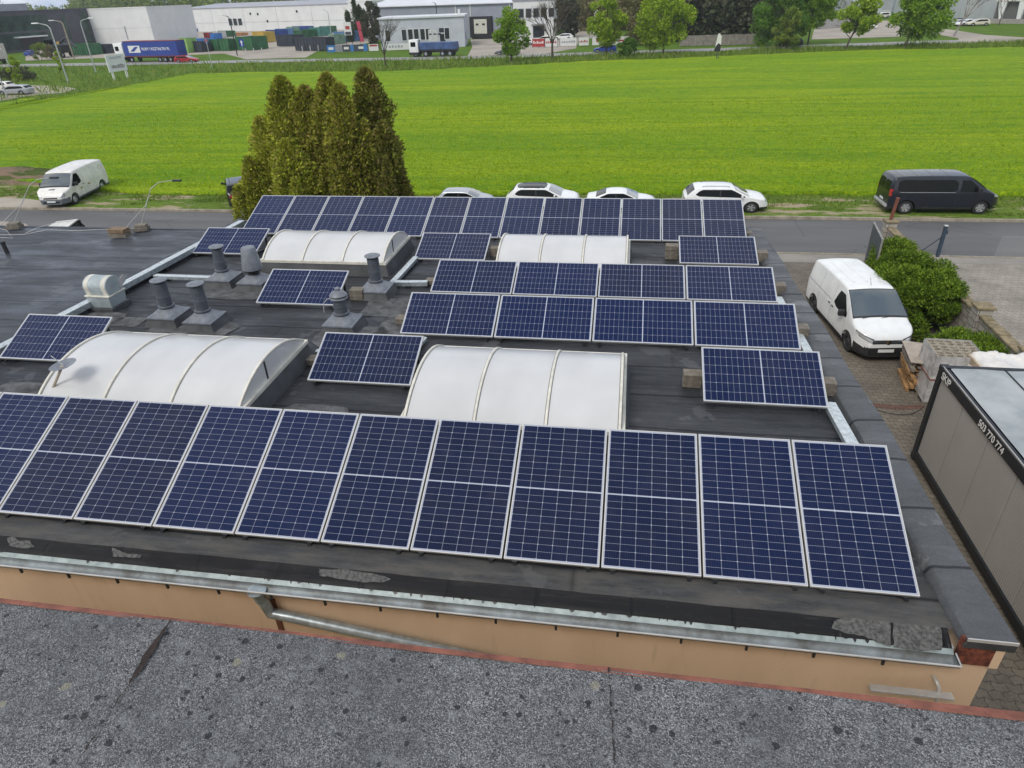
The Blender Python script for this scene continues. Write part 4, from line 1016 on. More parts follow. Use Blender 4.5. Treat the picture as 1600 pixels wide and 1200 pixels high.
# ---- white panel van in the yard
def panel_van():
    L, hw = 4.72, .955
    B = Body(L, hw, [(-L/2, 1.55), (-L/2+.03, 1.70), (-L/2+.22, 1.86), (-.6, 1.90), (.35, 1.89), (.62, 1.855), (1.48, 1.27), (1.62, 1.17), (2.10, 1.02), (2.27, .90), (L/2, .66)], 1.02, .20, (-1.46, 1.50), .33, zb=.22, r=.11, nose=.62, nose_in=.36, tail=.25, tail_in=.10)
    t = thing('panel_van', 'white panel van parked facing the camera in the paved yard beside the hedge', 'van')
    def cls(x, y, z):
        if x > 1.05 and z < .56 and (x > 1.93 or z < .34): return 'bumper'
        if z < .34: return 'sill'
        if x < -2.2 and z < .5: return 'rear_bumper'
        return 'body'
    B.build(t, {'body': WHITE, 'bumper': PLAST, 'rear_bumper': PLAST, 'sill': PLAST}, cls)
    B.over(t, 'windscreen', GLASSL, .66, 1.50, .035)
    B.over(t, 'windscreen_surround', PLAST, .63, 1.55, .012, .004)
    lo = [(.10, 1.14), (.32, 1.06), (.95, 1.02), (1.15, 1.04)]; hi = [(.10, 1.20), (.22, 1.62), (.62, 1.62), (1.15, 1.13)]
    B.side(t, 'door_glass', GLASSM, lo, hi)
    seam_lines(t, B, (-.05, 1.12), .42, 1.70); seam_lines(t, B, (-1.15,), .45, 1.72)
    for sg in (1, -1):
        MB().box(.02, .16, sg*(B.w(.1, .98)+.01)-.015, sg*(B.w(.1, .98)+.01)+.015, .95, .985, bev=.01).build('door_handle', PLAST, t)
        MB().box(-.26, -.12, sg*(B.w(-.2, .98)+.01)-.015, sg*(B.w(-.2, .98)+.01)+.015, .97, 1.005, bev=.01).build('door_handle', PLAST, t)
    rows = []
    for sg in (1, -1):
        r_ = []
        for k in range(20):
            x = -2.2+2.1*k/19; r_.append((x, sg*(B.w(x, 1.12)+.004), 1.12))
        MB().grid([[(a, b, c-.008) for a, b, c in r_], [(a, b, c+.008) for a, b, c in r_]]).build('side_rail', PLAST, t)
    mirror(t, B, 1.02, 1.06, PLAST, 1.1)
    for sg in (1, -1):
        B.face_patch(t, 'headlight', LAMPC, [(sg*.52, .70), (sg*.90, .88), (sg*.92, .98), (sg*.50, .80)], off=.012)
        B.face_patch(t, 'headlight_surround', PLAST, [(sg*.48, .685), (sg*.92, .86), (sg*.935, 1.0), (sg*.46, .82)], off=.006)
        B.face_patch(t, 'grille_bar', CHROME, [(0, .70), (sg*.52, .77), (sg*.52, .795), (0, .725)], off=.03)
        B.face_patch(t, 'fog_lamp', HUBC, [(sg*.62, .33), (sg*.80, .34), (sg*.80, .45), (sg*.62, .42)], off=.014)
    B.face_patch(t, 'grille', BLACKP, [(-.52, .68), (.52, .68), (.50, .80), (-.50, .80)], off=.014)
    B.face_patch(t, 'lower_grille', BLACKP, [(-.55, .30), (.55, .30), (.6, .46), (-.6, .46)], off=.01)
    MB().lathe([(.075, .0), (.08, .012), (.05, .02)], n=20, M=Matrix.Translation((B.xf(0, .74)+.03, 0, .735)) @ Matrix.Rotation(R(90), 4, 'Y')).build('badge', CHROME, t, angle=30)
    B.face_patch(t, 'number_plate', PLATE, [(-.30, .40), (.22, .40), (.22, .51), (-.30, .51)], off=.03)
    for k in range(3):
        y = -.45+.45*k
        MB().grid([[(x, y-.05, B.ztop(x, y-.05)+.004) for x in [-2.0+.2*i for i in range(12)]], [(x, y, B.ztop(x, y)+.016) for x in [-2.0+.2*i for i in range(12)]], [(x, y+.05, B.ztop(x, y+.05)+.004) for x in [-2.0+.2*i for i in range(12)]]]).build('roof_rib', WHITE, t, smooth=True)
    MB().tube([(.52, 0, 1.90), (.36, 0, 2.12)], .006, 6).build('aerial', PLAST, t)
    for y0_, y1_ in ((-.62, .02), (.02, .66)):
        MB().tube([(1.585, y0_, 1.225), (1.545, (y0_+y1_)/2, 1.262), (1.53, y1_-.05, 1.272)], .010, 5).build('wiper', PLAST, t)
    for x in (-1.46, 1.50):
        for y in (-.80, .80): wheel(t, x, y, .33, .22, HUBC, kind='steel')
    return t
v = panel_van(); v.location = (7.44, 21.15, .008); v.rotation_euler = (0, 0, R(-83)); v.scale = (.97, .87, .90)

# ---- minibus
def minibus():
    L, hw = 5.05, .955
    B = Body(L, hw, [(-L/2, 1.50), (-L/2+.05, 1.75), (-L/2+.2, 1.93), (-.6, 1.965), (.75, 1.95), (1.02, 1.90), (1.75, 1.34), (1.88, 1.24), (2.35, 1.02), (2.47, .86), (L/2, .62)], 1.12, .17, (-1.66, 1.72), .34, zb=.25, r=.10, nose=.6, nose_in=.3, tail=.25, tail_in=.08)
    t = thing('minibus', 'dark navy minibus with tinted side glass parked on the verge', 'minibus')
    B.build(t, {'body': NAVYP, 'sill': PLAST}, lambda x, y, z: 'sill' if z < .34 else 'body')
    B.over(t, 'windscreen', GLASSL, 1.04, 1.78, .035)
    B.side(t, 'cabin_glass', GLASSM, [(.62, 1.20), (1.45, 1.16), (1.6, 1.2)], [(.62, 1.74), (.98, 1.74), (1.6, 1.26)])
    B.side(t, 'side_glass', GLASSM, [(-2.22, 1.28), (-2.05, 1.17), (.32, 1.16), (.48, 1.28)], [(-2.22, 1.66), (-2.1, 1.76), (.42, 1.76), (.48, 1.62)])
    B.side(t, 'glass_trim', CHROME, [(-2.1, 1.145), (.42, 1.14)], [(-2.1, 1.155), (.42, 1.15)], .008)
    for sg in (1, -1):
        B.face_patch(t, 'headlight', LAMPC, [(sg*.60, .84), (sg*.90, .90), (sg*.92, 1.04), (sg*.62, .96)])
        B.face_patch(t, 'tail_lamp', LAMPR, [(sg*.80, .95), (sg*.93, .95), (sg*.91, 1.3), (sg*.80, 1.3)], -1)
        B.face_patch(t, 'rear_window', GLASSM, [(sg*.08, 1.15), (sg*.76, 1.15), (sg*.72, 1.66), (sg*.08, 1.66)], -1)
        B.face_patch(t, 'bumper_corner', CHROME, [(sg*.55, .36), (sg*.86, .36), (sg*.86, .44), (sg*.55, .42)])
    B.face_patch(t, 'grille', BLACKP, [(-.55, .70), (.55, .70), (.55, .86), (-.55, .86)])
    B.face_patch(t, 'number_plate', PLATE, [(-.26, .6), (.26, .6), (.26, .71), (-.26, .71)], -1, .03)
    MB().box(-L/2-.09, -L/2+.05, -.86, .86, .36, .50, bev=.03).build('rear_step', simple('silver_step', (.5, .5, .5), .4, .4), t)
    mirror(t, B, 1.42, 1.22, PLAST, 1.1)
    seam_lines(t, B, (.52, 1.60), .42, 1.8); seam_lines(t, B, (-.72,), .42, 1.12)
    for k in range(4):
        x0 = -2.1+.7*k
        MB().grid([[(x0, y, B.ztop(x0, y)+.004) for y in (-.6, -.3, 0, .3, .6)], [(x0+.03, y, B.ztop(x0+.03, y)+.014) for y in (-.6, -.3, 0, .3, .6)], [(x0+.06, y, B.ztop(x0+.06, y)+.004) for y in (-.6, -.3, 0, .3, .6)]]).build('roof_rib', NAVYP, t, smooth=True)
    for x in (-1.66, 1.72):
        for y in (-.82, .82): wheel(t, x, y, .34, .22, RIM, spokes=6)
    return t
v = minibus(); v.location = (14.55, 34.85, .12); v.rotation_euler = (0, 0, R(1.5)); v.scale = (.96, .92, .89)

# ---- older white van at the left
def old_van():
    L, hw = 4.85, .95
    B = Body(L, hw, [(-L/2, 1.60), (-L/2+.06, 1.84), (-L/2+.2, 1.93), (-.4, 1.97), (.75, 1.93), (.98, 1.87), (1.62, 1.22), (1.76, 1.14), (2.2, .98), (2.33, .85), (L/2, .62)], 1.08, .16, (-1.52, 1.56), .33, zb=.24, r=.10, nose=.6, nose_in=.36, tail=.22, tail_in=.07)
    t = thing('delivery_van', 'old white delivery van with grey bumper parked on the grass by the gravel entrance', 'van')
    def cls(x, y, z):
        if x > 1.98 and z < .56: return 'bumper'
        if z < .36: return 'sill'
        if x < -L/2+.12 and z < .6: return 'rear_bumper'
        return 'body'
    B.build(t, {'body': OLDWHITE, 'bumper': BUMPG, 'rear_bumper': BUMPG, 'sill': BUMPG}, cls)
    B.over(t, 'windscreen', GLASSL, 1.0, 1.66, .035)
    B.over(t, 'scuttle', PLAST, 1.66, 1.78, .05)
    B.side(t, 'door_glass', GLASSM, [(.50, 1.18), (.68, 1.10), (1.30, 1.08), (1.48, 1.10)], [(.50, 1.5), (.58, 1.72), (.92, 1.72), (1.48, 1.16)])
    seam_lines(t, B, (.38, 1.52), .42, 1.8); seam_lines(t, B, (-.85,), .42, 1.8)
    for sg in (1, -1):
        B.face_patch(t, 'headlight', LAMPC, [(sg*.50, .64), (sg*.82, .68), (sg*.84, .90), (sg*.58, .90)], off=.014)
        MB().box(.30, .44, sg*(B.w(.1, 1.0)+.008)-.012, sg*(B.w(.1, 1.0)+.008)+.012, .96, 1.0, bev=.01).build('door_handle', PLAST, t)
        B.side(t, 'door_emblem', simple('faded_gold_print', (.42, .34, .14), .6, 0, .5, 30), [(-.30, .78), (-.02, .80)], [(-.30, .88), (-.02, .90)], .005, (sg,))
        B.side(t, 'door_emblem', MATS['faded_gold_print'], [(.55, .74), (.78, .75)], [(.55, .84), (.78, .85)], .005, (sg,))
    B.face_patch(t, 'grille', BLACKP, [(-.42, .60), (.42, .60), (.42, .68), (-.42, .68)], off=.014)
    B.face_patch(t, 'lower_grille', BLACKP, [(-.5, .33), (.5, .33), (.5, .44), (-.5, .44)], off=.014)
    B.over(t, 'bonnet_vent', BLACKP, 1.98, 2.06, 0, .01, lambda x: .18)
    B.face_patch(t, 'number_plate', PLATE, [(-.26, .38), (.26, .38), (.26, .48), (-.26, .48)], off=.03)
    # round emblem outline and small lettering on the side
    GREYT = simple('grey_print', (.3, .31, .33), .6)
    for sg in (1, -1):
        y = sg*(B.w(-1.85, 1.45)+.008)
        ring = [(-1.85+.2*math.cos(2*math.pi*i/20), y, 1.42+.2*math.sin(2*math.pi*i/20)) for i in range(21)]
        MB().tube(ring, .007, 5).build('round_emblem', GREYT, t)
    mirror(t, B, 1.32, 1.12, PLAST, 1.15)
    for x in (-1.52, 1.56):
        for y in (-.80, .80): wheel(t, x, y, .33, .21, RIM, kind='steel')
    return t
v = old_van(); v.location = (-32.2, 35.55, .12); v.rotation_euler = (0, 0, R(-79)); v.scale = (1.02, .92, .89)

# ---- passenger cars
def car(name, label, kind, m, spec, cat='car', detail=True, group=None, roof_m=None):
    t = thing(name, label, cat, (0, 0, 0), 0, group)
    if kind == 'suv':
        L, hw, H_ = 4.4, .92, 1.62
        top = [(-L/2, .95), (-L/2+.12, 1.12), (-L/2+.5, 1.54), (-L/2+.9, H_-.01), (-.1, H_), (.35, H_-.06), (1.15, 1.10), (1.3, 1.04), (1.85, .94), (2.1, .82), (L/2, .6)]; belt, tum, wx, wr = 1.0, .26, (-1.32, 1.33), .35
        ws = (.42, 1.16); rw = (-L/2+.14, -L/2+.5); sg_lo = [(-1.62, 1.16), (-1.45, 1.07), (.75, 1.0), (.95, 1.02)]; sg_hi = [(-1.62, 1.22), (-1.35, 1.48), (.25, 1.48), (.95, 1.07)]
    elif kind == 'hatch':
        L, hw, H_ = 4.05, .86, 1.47
        top = [(-L/2, .88), (-L/2+.12, 1.02), (-L/2+.42, 1.38), (-L/2+.8, H_-.01), (-.15, H_), (.30, H_-.06), (1.05, .98), (1.2, .93), (1.7, .82), (1.92, .70), (L/2, .5)]; belt, tum, wx, wr = .90, .28, (-1.22, 1.25), .31
        ws = (.36, 1.06); rw = (-L/2+.14, -L/2+.44); sg_lo = [(-1.5, 1.05), (-1.35, .96), (.7, .90), (.9, .92)]; sg_hi = [(-1.5, 1.1), (-1.25, 1.34), (.2, 1.34), (.9, .97)]
    elif kind == 'wagon':
        L, hw, H_ = 4.6, .88, 1.48
        top = [(-L/2, .85), (-L/2+.1, 1.0), (-L/2+.45, 1.36), (-L/2+1.0, H_-.02), (-.2, H_), (.3, H_-.06), (1.1, .98), (1.25, .93), (1.95, .80), (2.15, .68), (L/2, .5)]; belt, tum, wx, wr = .90, .28, (-1.35, 1.38), .32
        ws = (.36, 1.1); rw = (-L/2+.12, -L/2+.46); sg_lo = [(-1.85, 1.05), (-1.65, .97), (.7, .9), (.95, .92)]; sg_hi = [(-1.85, 1.1), (-1.5, 1.33), (.2, 1.34), (.95, .97)]
    else:  # sedan
        L, hw, H_ = 4.5, .87, 1.44
        top = [(-L/2, .80), (-L/2+.06, .98), (-L/2+.55, 1.02), (-1.15, 1.30), (-.75, H_-.03), (-.2, H_), (.25, H_-.05), (1.05, .96), (1.2, .91), (1.85, .80), (2.08, .68), (L/2, .5)]; belt, tum, wx, wr = .88, .30, (-1.3, 1.38), .32
        ws = (.32, 1.05); rw = (-L/2+.62, -1.0); sg_lo = [(-1.35, 1.02), (-1.2, .95), (.7, .88), (.9, .90)]; sg_hi = [(-1.35, 1.05), (-.85, 1.30), (.15, 1.31), (.9, .95)]
    B = Body(L, hw, top, belt, tum, wx, wr, zb=.22, r=.10, nose=.6, nose_in=.34, tail=.4, tail_in=.18)
    dark_low = kind == 'suv'
    mats = {'body': m, 'sill': PLAST}
    if roof_m: mats['roof'] = roof_m
    B.build(t, mats, lambda x, y, z: 'sill' if z < (.36 if dark_low else .27) else ('roof' if roof_m and z > H_-.04 else 'body'))
    B.over(t, 'windscreen', GLASSL, ws[0], ws[1], .03)
    B.over(t, 'rear_window', GLASSM, rw[0], rw[1], .05)
    B.side(t, 'side_glass', GLASSM, sg_lo, sg_hi)
    if detail:
        for xx in (-.35, ):
            for sg in (1, -1): MB().grid([[(xx-.03, sg*(B.w(xx, z)+.009), z) for z in (belt+.02, belt+.2, belt+.44)], [(xx+.03, sg*(B.w(xx, z)+.009), z) for z in (belt+.02, belt+.2, belt+.44)]]).build('door_pillar', PLAST, t)
        for sg in (1, -1):
            B.face_patch(t, 'headlight', LAMPC, [(sg*.45, belt-.33), (sg*.78, belt-.27), (sg*.80, belt-.12), (sg*.48, belt-.2)], off=.012)
            B.face_patch(t, 'tail_lamp', LAMPR, [(sg*.5, belt-.22), (sg*.78, belt-.2), (sg*.76, belt-.02), (sg*.5, belt-.08)], -1)
        B.face_patch(t, 'grille', BLACKP, [(-.4, .42), (.4, .42), (.42, .58), (-.42, .58)])
        mirror(t, B, .82, belt+.02, m, .9)
        seam_lines(t, B, (-.35, .75, -1.25), .38, belt)
        if kind in ('suv', 'wagon'):
            for sg in (1, -1): MB().tube([(-1.3, sg*.56, B.ztop(-1.3, .56)+.01), (-1.1, sg*.58, H_+.035), (.0, sg*.58, H_+.035), (.15, sg*.56, B.ztop(.15, .56)+.01)], .014, 6).build('roof_rail', ALU if kind == 'wagon' else PLAST, t)
        B.face_patch(t, 'number_plate', PLATE, [(-.26, belt-.28), (.26, belt-.28), (.26, belt-.17), (-.26, belt-.17)], -1, .02)
    for x in wx:
        for sg in (1, -1): wheel(t, x, sg*(hw-.12), wr, .21, RIM)
    return t
def place(o, x, y, rz, z=0.0, s=1.0): o.location = (x, y, z); o.rotation_euler = (0, 0, rz); o.scale = (s, s*.96, s*.82); return o
PARKG = 'cars parked on the verge along the near road'
place(car('parked_car', 'white sports utility car at the right end of the parked row', 'suv', WHITE, None, group=PARKG), 4.80, 34.6, R(1), .12, .90)
place(car('parked_car', 'white crossover car with a dark glass roof, second in the parked row from the left', 'suv', WHITE, None, group=PARKG, roof_m=GLASSM), -4.2, 34.6, R(0), .12, .84)
place(car('parked_car', 'white saloon car in the parked row, roof just showing above the panels', 'sedan', WHITE, None, group=PARKG), -.22, 34.6, R(0), .12, .78)
place(car('parked_car', 'silver car at the left end of the parked row beside the conifers', 'hatch', SILVER, None, group=PARKG), -8.3, 34.6, R(0), .12, .72)
place(car('parked_car', 'black sports utility car half hidden behind the conifers', 'suv', BLACKC, None, group=PARKG), -21.55, 35.55, R(122), .12, .92)
# ================================================================== FOLIAGE
def foliage(mb_, n, sampler, size, q, kind='leaf', up=0.0, asp=.6):
    """many small leaf faces; sampler(q) -> (point, outward direction)"""
    for _ in range(n):
        p, o = sampler(q)
        s = size*q.uniform(.6, 1.35)
        d = (Vector((q.gauss(0, 1), q.gauss(0, 1), q.gauss(0, 1)))*.8+o*1.0+Vector((0, 0, up)))
        if d.length < 1e-4: continue
        d.normalize(); sd_ = d.cross(Vector((q.gauss(0, 1), q.gauss(0, 1), q.gauss(0, 1)))).normalized()*s*asp
        a = p; b = p+d*s*.5+sd_*.5; c = p+d*s; e = p+d*s*.5-sd_*.5
        mb_.add([a, b, c, e], [(0, 1, 2, 3)])
def clump_sampler(clumps, shell=.55):
    ws = [r_**2 for _, r_, _ in clumps]; tot = sum(ws); cum = []; a = 0
    for w_ in ws: a += w_/tot; cum.append(a)
    def f(q):
        u = q.random()
        for i, cc in enumerate(cum):
            if u <= cc: break
        c, r_, sq = clumps[i]
        v = Vector((q.gauss(0, 1), q.gauss(0, 1), q.gauss(0, 1))).normalized(); k = shell+(1-shell)*q.random()**.6
        return c+Vector((v.x*r_*k, v.y*r_*k, v.z*r_*sq*k)), v
    return f
def crown_clumps(q, cx, cy, z0, z1, rad, n, rc, shape='round', squash=.8):
    out_ = []
    for _ in range(n*3):
        if len(out_) >= n: break
        t_ = q.random(); z = z0+(z1-z0)*t_
        if shape == 'round': R_ = rad*math.sqrt(max(.04, 1-(2*t_-.9)**2*.85))
        elif shape == 'cone': R_ = rad*(1-t_)**.75+.1*rad
        else: R_ = rad*(.5+.5*math.sin(math.pi*min(1, t_*1.1)))
        a = q.uniform(0, 6.283); r_ = R_*math.sqrt(q.random())*.95
        out_.append((Vector((cx+r_*math.cos(a), cy+r_*math.sin(a), z)), rc*q.uniform(.55, 1.2), squash))
    return out_
# conifers between the roof and the road
THUJA = leaf_mat('thuja_spray', [(.07, .09, .012), (.27, .30, .035), (.44, .46, .05), (.34, .34, .055), (.40, .30, .11), (.22, .25, .03)], .22, .7, .8)
THUJAD = leaf_mat('dark_thuja_spray', [(.05, .065, .012), (.18, .20, .028), (.29, .31, .04), (.29, .21, .09), (.16, .19, .03)], .18, .7, .8)
THUJAY = leaf_mat('light_thuja_spray', [(.09, .12, .014), (.36, .42, .04), (.55, .57, .065), (.44, .45, .07), (.46, .36, .13)], .25, .7, .8)
def thuja(label, x, y, h, rad, m, seed, tops=1, n=15000, lean=0.0):
    q = random.Random(seed); t = thing('conifer_tree', label, 'conifer tree', (x, y, 0), 0, 'conifers beside the road')
    MB().tube([(0, 0, -.1), (.02, 0, h*.4), (lean*.5, 0, h*.8)], .13, 8, .03).build('trunk', BARK, t)
    leaders = [(0.0, 0.0, h, rad)]
    for k in range(tops+4):
        a = q.uniform(0, 6.28); rr = rad*q.uniform(.35, .72); leaders.append((rr*math.cos(a), rr*math.sin(a), h*q.uniform(.5, .88), rad*q.uniform(.42, .62)))
    def samp(q):
        lx, ly, lh, lr = leaders[min(len(leaders)-1, int(q.random()**1.1*len(leaders)))] if q.random() > .34 else leaders[0]
        t_ = 1-(1-q.random()**1.15)  # more low down
        t_ = q.random()**.9; a = q.uniform(0, 6.283)
        prof = (1-t_)**.54*(.86+.14*math.sin(t_*9+lx*3))
        lump = .80+.38*noise.noise(Vector((math.cos(a)*1.6+lx*3, math.sin(a)*1.6+ly*3, t_*lh*1.25+seed)))+.30*noise.noise(Vector((math.cos(a)*4.5+lx, math.sin(a)*4.5+ly, t_*lh*2.6+seed)))
        r_ = lr*prof*lump*(q.uniform(.66, 1.03) if q.random() < .85 else q.uniform(.2, .7))
        o = Vector((math.cos(a), math.sin(a), .25))
        return Vector((lx*(1-t_*.25)+lean*t_+r_*math.cos(a), ly*(1-t_*.25)+r_*math.sin(a), .15+t_*lh)), o
    b = MB(); foliage(b, int(n*1.9), samp, .125, q, up=1.0, asp=.5)
    b.build('foliage', m, t)
    return t
thuja('tall bushy conifer with olive green and brown tips, leftmost of the group', -12.35, 24.4, 7.3, 2.3, THUJAY, 1, 3, 30000, .05)
thuja('brown tipped conifer in the middle of the group', -10.4, 24.0, 7.4, 2.1, THUJA, 2, 3, 26000, 0)
thuja('darker conifer with a double top at the right of the group', -9.2, 24.6, 7.5, 2.1, THUJAD, 3, 3, 24000, 0)
thuja('short yellow green conifer at the front of the group', -11.6, 22.6, 5.5, 1.9, THUJAY, 4, 3, 22000, 0)
thuja('low conifer at the left foot of the group by the black car', -13.75, 23.7, 4.7, 1.4, THUJAY, 5, 2, 13000, 0)
thuja('low dark conifer at the right foot of the group', -8.45, 23.6, 5.9, 1.35, THUJAD, 6, 2, 14000, 0)
thuja('mid height olive conifer between the leftmost and middle ones', -11.4, 24.3, 7.0, 2.1, THUJA, 7, 3, 20000, 0)
thuja('sparse mid height conifer at the left shoulder of the group', -13.3, 24.4, 6.0, 1.5, THUJAY, 8, 4, 9000, -.1)
thuja('olive conifer filling the gap below the darker double top', -9.75, 23.4, 7.15, 1.8, THUJA, 9, 3, 18000, 0)

# hedge bushes along the boundary wall
BUSH = leaf_mat('yew_leaf', [(.025, .06, .008), (.08, .15, .012), (.17, .27, .02), (.26, .36, .04), (.11, .19, .018)], .25, .6, 1.2)
def bush(label, cx, cy, z0, h, rx, ry, seed, n=12000, size=.10, cat='bush', group='evergreen bushes along the boundary wall'):
    q = random.Random(seed); t = thing('evergreen_bush', label, cat, (cx, cy, 0), 0, group)
    cl = []
    for _ in range(120):
        a = q.uniform(0, 6.283); r_ = math.sqrt(q.random())*.9; z = z0+.2+(h-z0-.40)*math.sqrt(max(.1, 1-r_*r_*.75))*q.random()**.45
        cl.append((Vector((r_*rx*math.cos(a), r_*ry*math.sin(a), z)), q.uniform(.16, .40), .75))
    b = MB(); foliage(b, int(n*2.3), clump_sampler(cl, .35), size, q, up=.45, asp=.32); b.build('foliage', BUSH, t)
    for k in range(5):
        a = q.uniform(0, 6.28); MB().tube([(0, 0, -.05), (rx*.3*math.cos(a), ry*.3*math.sin(a), h*.4), (rx*.6*math.cos(a), ry*.6*math.sin(a), h*.75)], .05, 6, .015).build('stem', BARK, t)
    return t
bush('bright green evergreen bush nearest the road, right beside the metal gate leaf', 9.68, 25.0, 0, 1.8, .68, 1.1, 11, 12000)
bush('large dark green evergreen bush behind the white panel van', 9.15, 21.9, 0, 2.3, 1.3, 1.95, 12, 34000)
bush('round bright green bush behind the stacked pallets', 9.6, 18.2, 0, 1.35, .95, 1.15, 13, 15000)

# boundary wall of grey blocks with mossy coping and pillars
def block_wall_mat():
    m, t, b = newmat('grey_split_blocks'); p = pos(t); sp = t.new('ShaderNodeSeparateXYZ'); t.l.new(p, sp.inputs[0])
    cx = t.new('ShaderNodeCombineXYZ'); t.l.new(t.math('ADD', sp.outputs[1], sp.outputs[0]), cx.inputs[0]); t.l.new(sp.outputs[2], cx.inputs[1])
    br = t.new('ShaderNodeTexBrick'); t.l.new(cx.outputs[0], br.inputs['Vector']); br.inputs['Scale'].default_value = 1
    br.inputs['Brick Width'].default_value = .38; br.inputs['Row Height'].default_value = .19; br.inputs['Mortar Size'].default_value = .012
    br.inputs['Color1'].default_value = (.40, .37, .32, 1); br.inputs['Color2'].default_value = (.31, .29, .25, 1); br.inputs['Mortar'].default_value = (.10, .09, .08, 1)
    c = t.mix(t.ramp(t.noise(p, 3, 6, .7), [(.4, 0.0), (.75, .6)]), br.outputs[0], (.17, .15, .12))
    t.l.new(c, b.inputs['Base Color']); b.inputs['Roughness'].default_value = .95
    t.l.new(t.bump(t.math('ADD', t.math('MULTIPLY', br.outputs['Fac'], -1.0), t.math('MULTIPLY', t.noise(p, 40, 3), .5)), .6, .015), b.inputs['Normal'])
    return m
BW = block_wall_mat(); MOSS = simple('mossy_coping', (.25, .20, .12), .95, 0, .4, 5, col2=(.12, .10, .055), bump=.6, bscale=30)
t = thing('boundary_wall', 'grey block boundary wall with mossy brown coping behind the bushes', 'wall', (10.3, 20, 0))
def WL(x): return x-10.3
y0, y1 = 10.2, 28.1
MB().box(-.10, .10, y0-20, y1-20, 0, 1.28).build('wall', BW, t)
k = MB(); q = random.Random(2)
y = y0
while y < y1-.1: k.box(-.15+q.uniform(-.01, .01), .15, y-20, min(y+.49, y1)-20, 1.28, 1.35+q.uniform(-.01, .012), bev=.02); y += .5
k.build('coping', MOSS, t)
for py in (28.0, 19.7, 16.9, 13.5):
    MB().box(-.2, .2, py-20.2, py-19.8, 0, 1.52).build('pillar', BW, t)
    MB().box(-.25, .25, py-20.25, py-19.75, 1.52, 1.60, bev=.03).build('pillar_cap', MOSS, t)
p = at(1379, 330, 1.6)
o = MB().box(-.05, .05, -.05, .05, 0, .85, bev=.01).box(-.06, .06, -.06, .06, .84, .86).build('rusty_post', simple('rust_brown_post', (.18, .06, .035), .8), loc=(10.28, 28.0, 1.6), rot=(R(2), R(4), 0)); solo(o, 'short rusty steel post sticking up from the wall pillar in front of the minibus', 'post')
# open gate leaf
GATEM = simple('grey_gate_sheet', (.075, .09, .10), .5, .2, .2, 4)
a = at(1350, 424, 0); b2 = at(1374, 428, 0)
t = thing('gate_leaf', 'open grey sheet metal gate leaf standing beside the bush', 'gate', (9.22, 26.6, 0), R(-98))
MB().box(0, 2.0, -.015, .015, .12, 1.86).build('sheet', GATEM, t)
f = MB(); f.box(-.03, .0, -.03, .03, .02, 1.92); f.box(2.0, 2.03, -.03, .03, .05, 1.90); f.box(0, 2.0, -.028, .028, .08, .12); f.box(0, 2.0, -.028, .028, 1.86, 1.90); f.build('gate_frame', simple('pale_gate_frame', (.3, .29, .27), .6, .2), t)
MB().box(.0, 2.0, .016, .028, .95, 1.0).build('rail', GATEM, t)
# blue grey gate post with brace
POSTM = simple('blue_grey_post', (.045, .07, .10), .5, .3)
t = thing('gate_post', 'blue grey steel post with a diagonal brace on the forecourt edge', 'post', (12.5, 28.35, 0))
MB().box(-.06, .06, -.06, .06, 0, 1.26, bev=.008).build('post', POSTM, t); MB().box(-.065, .065, -.065, .065, 1.26, 1.30, bev=.01).build('post_cap', ALU, t)
MB().tube([(-.62, .35, .0), (-.05, .02, .80)], .02, 6).build('brace', POSTM, t); MB().box(.06, .13, -.03, .03, .95, 1.08, bev=.01).build('hinge', POSTM, t)

# ================================================================== THINGS IN THE YARD
WOOD = simple('pallet_wood', (.42, .24, .10), .85, 0, .35, 4, bump=.3, bscale=60); WOODG = simple('grey_wood', (.25, .22, .18), .9, 0, .3, 4, bump=.3, bscale=60)
def pallet(label, x, y, z, rz, m, tilt=0.0):
    t = thing('pallet', label, 'pallet', (x, y, z), rz, 'wooden pallets in the leaning stack'); t.rotation_euler = (tilt, 0, rz)
    for i in range(5):
        yy = -.38+i*.17
        MB().box(-.55, .55, yy, yy+.10, .105, .125).build('deck_board', m, t)
    for yy in (-.38, -.05, .28):
        MB().box(-.55, .55, yy, yy+.10, 0, .018).build('bottom_board', m, t)
        for xx in (-.55, -.06, .43): MB().box(xx, xx+.12, yy, yy+.10, .018, .105).build('spacer_block', m, t)
    return t
q = random.Random(8)
names_ = ['lowest', 'second lowest', 'third from the ground', 'fourth from the ground', 'fifth from the ground', 'sixth from the ground', 'top']
for k in range(7):
    pallet(f'{names_[k]} wooden pallet of the leaning stack beside the white van', 8.28+q.uniform(-.06, .06)-.012*k, 17.72+q.uniform(-.05, .05), .008+.128*k+.004*k, R(86+q.uniform(-5, 5)), WOOD if k < 5 else WOODG)
o = MB().box(-.62, .60, -.45, .46, 0, .02).build('sheet_of_board', simple('weathered_board', (.40, .34, .28), .8, 0, .2, 2.5), loc=(8.22, 17.72, .945), rot=(R(2), R(-2), R(83))); solo(o, 'weathered flat board lying on top of the pallet stack', 'board')
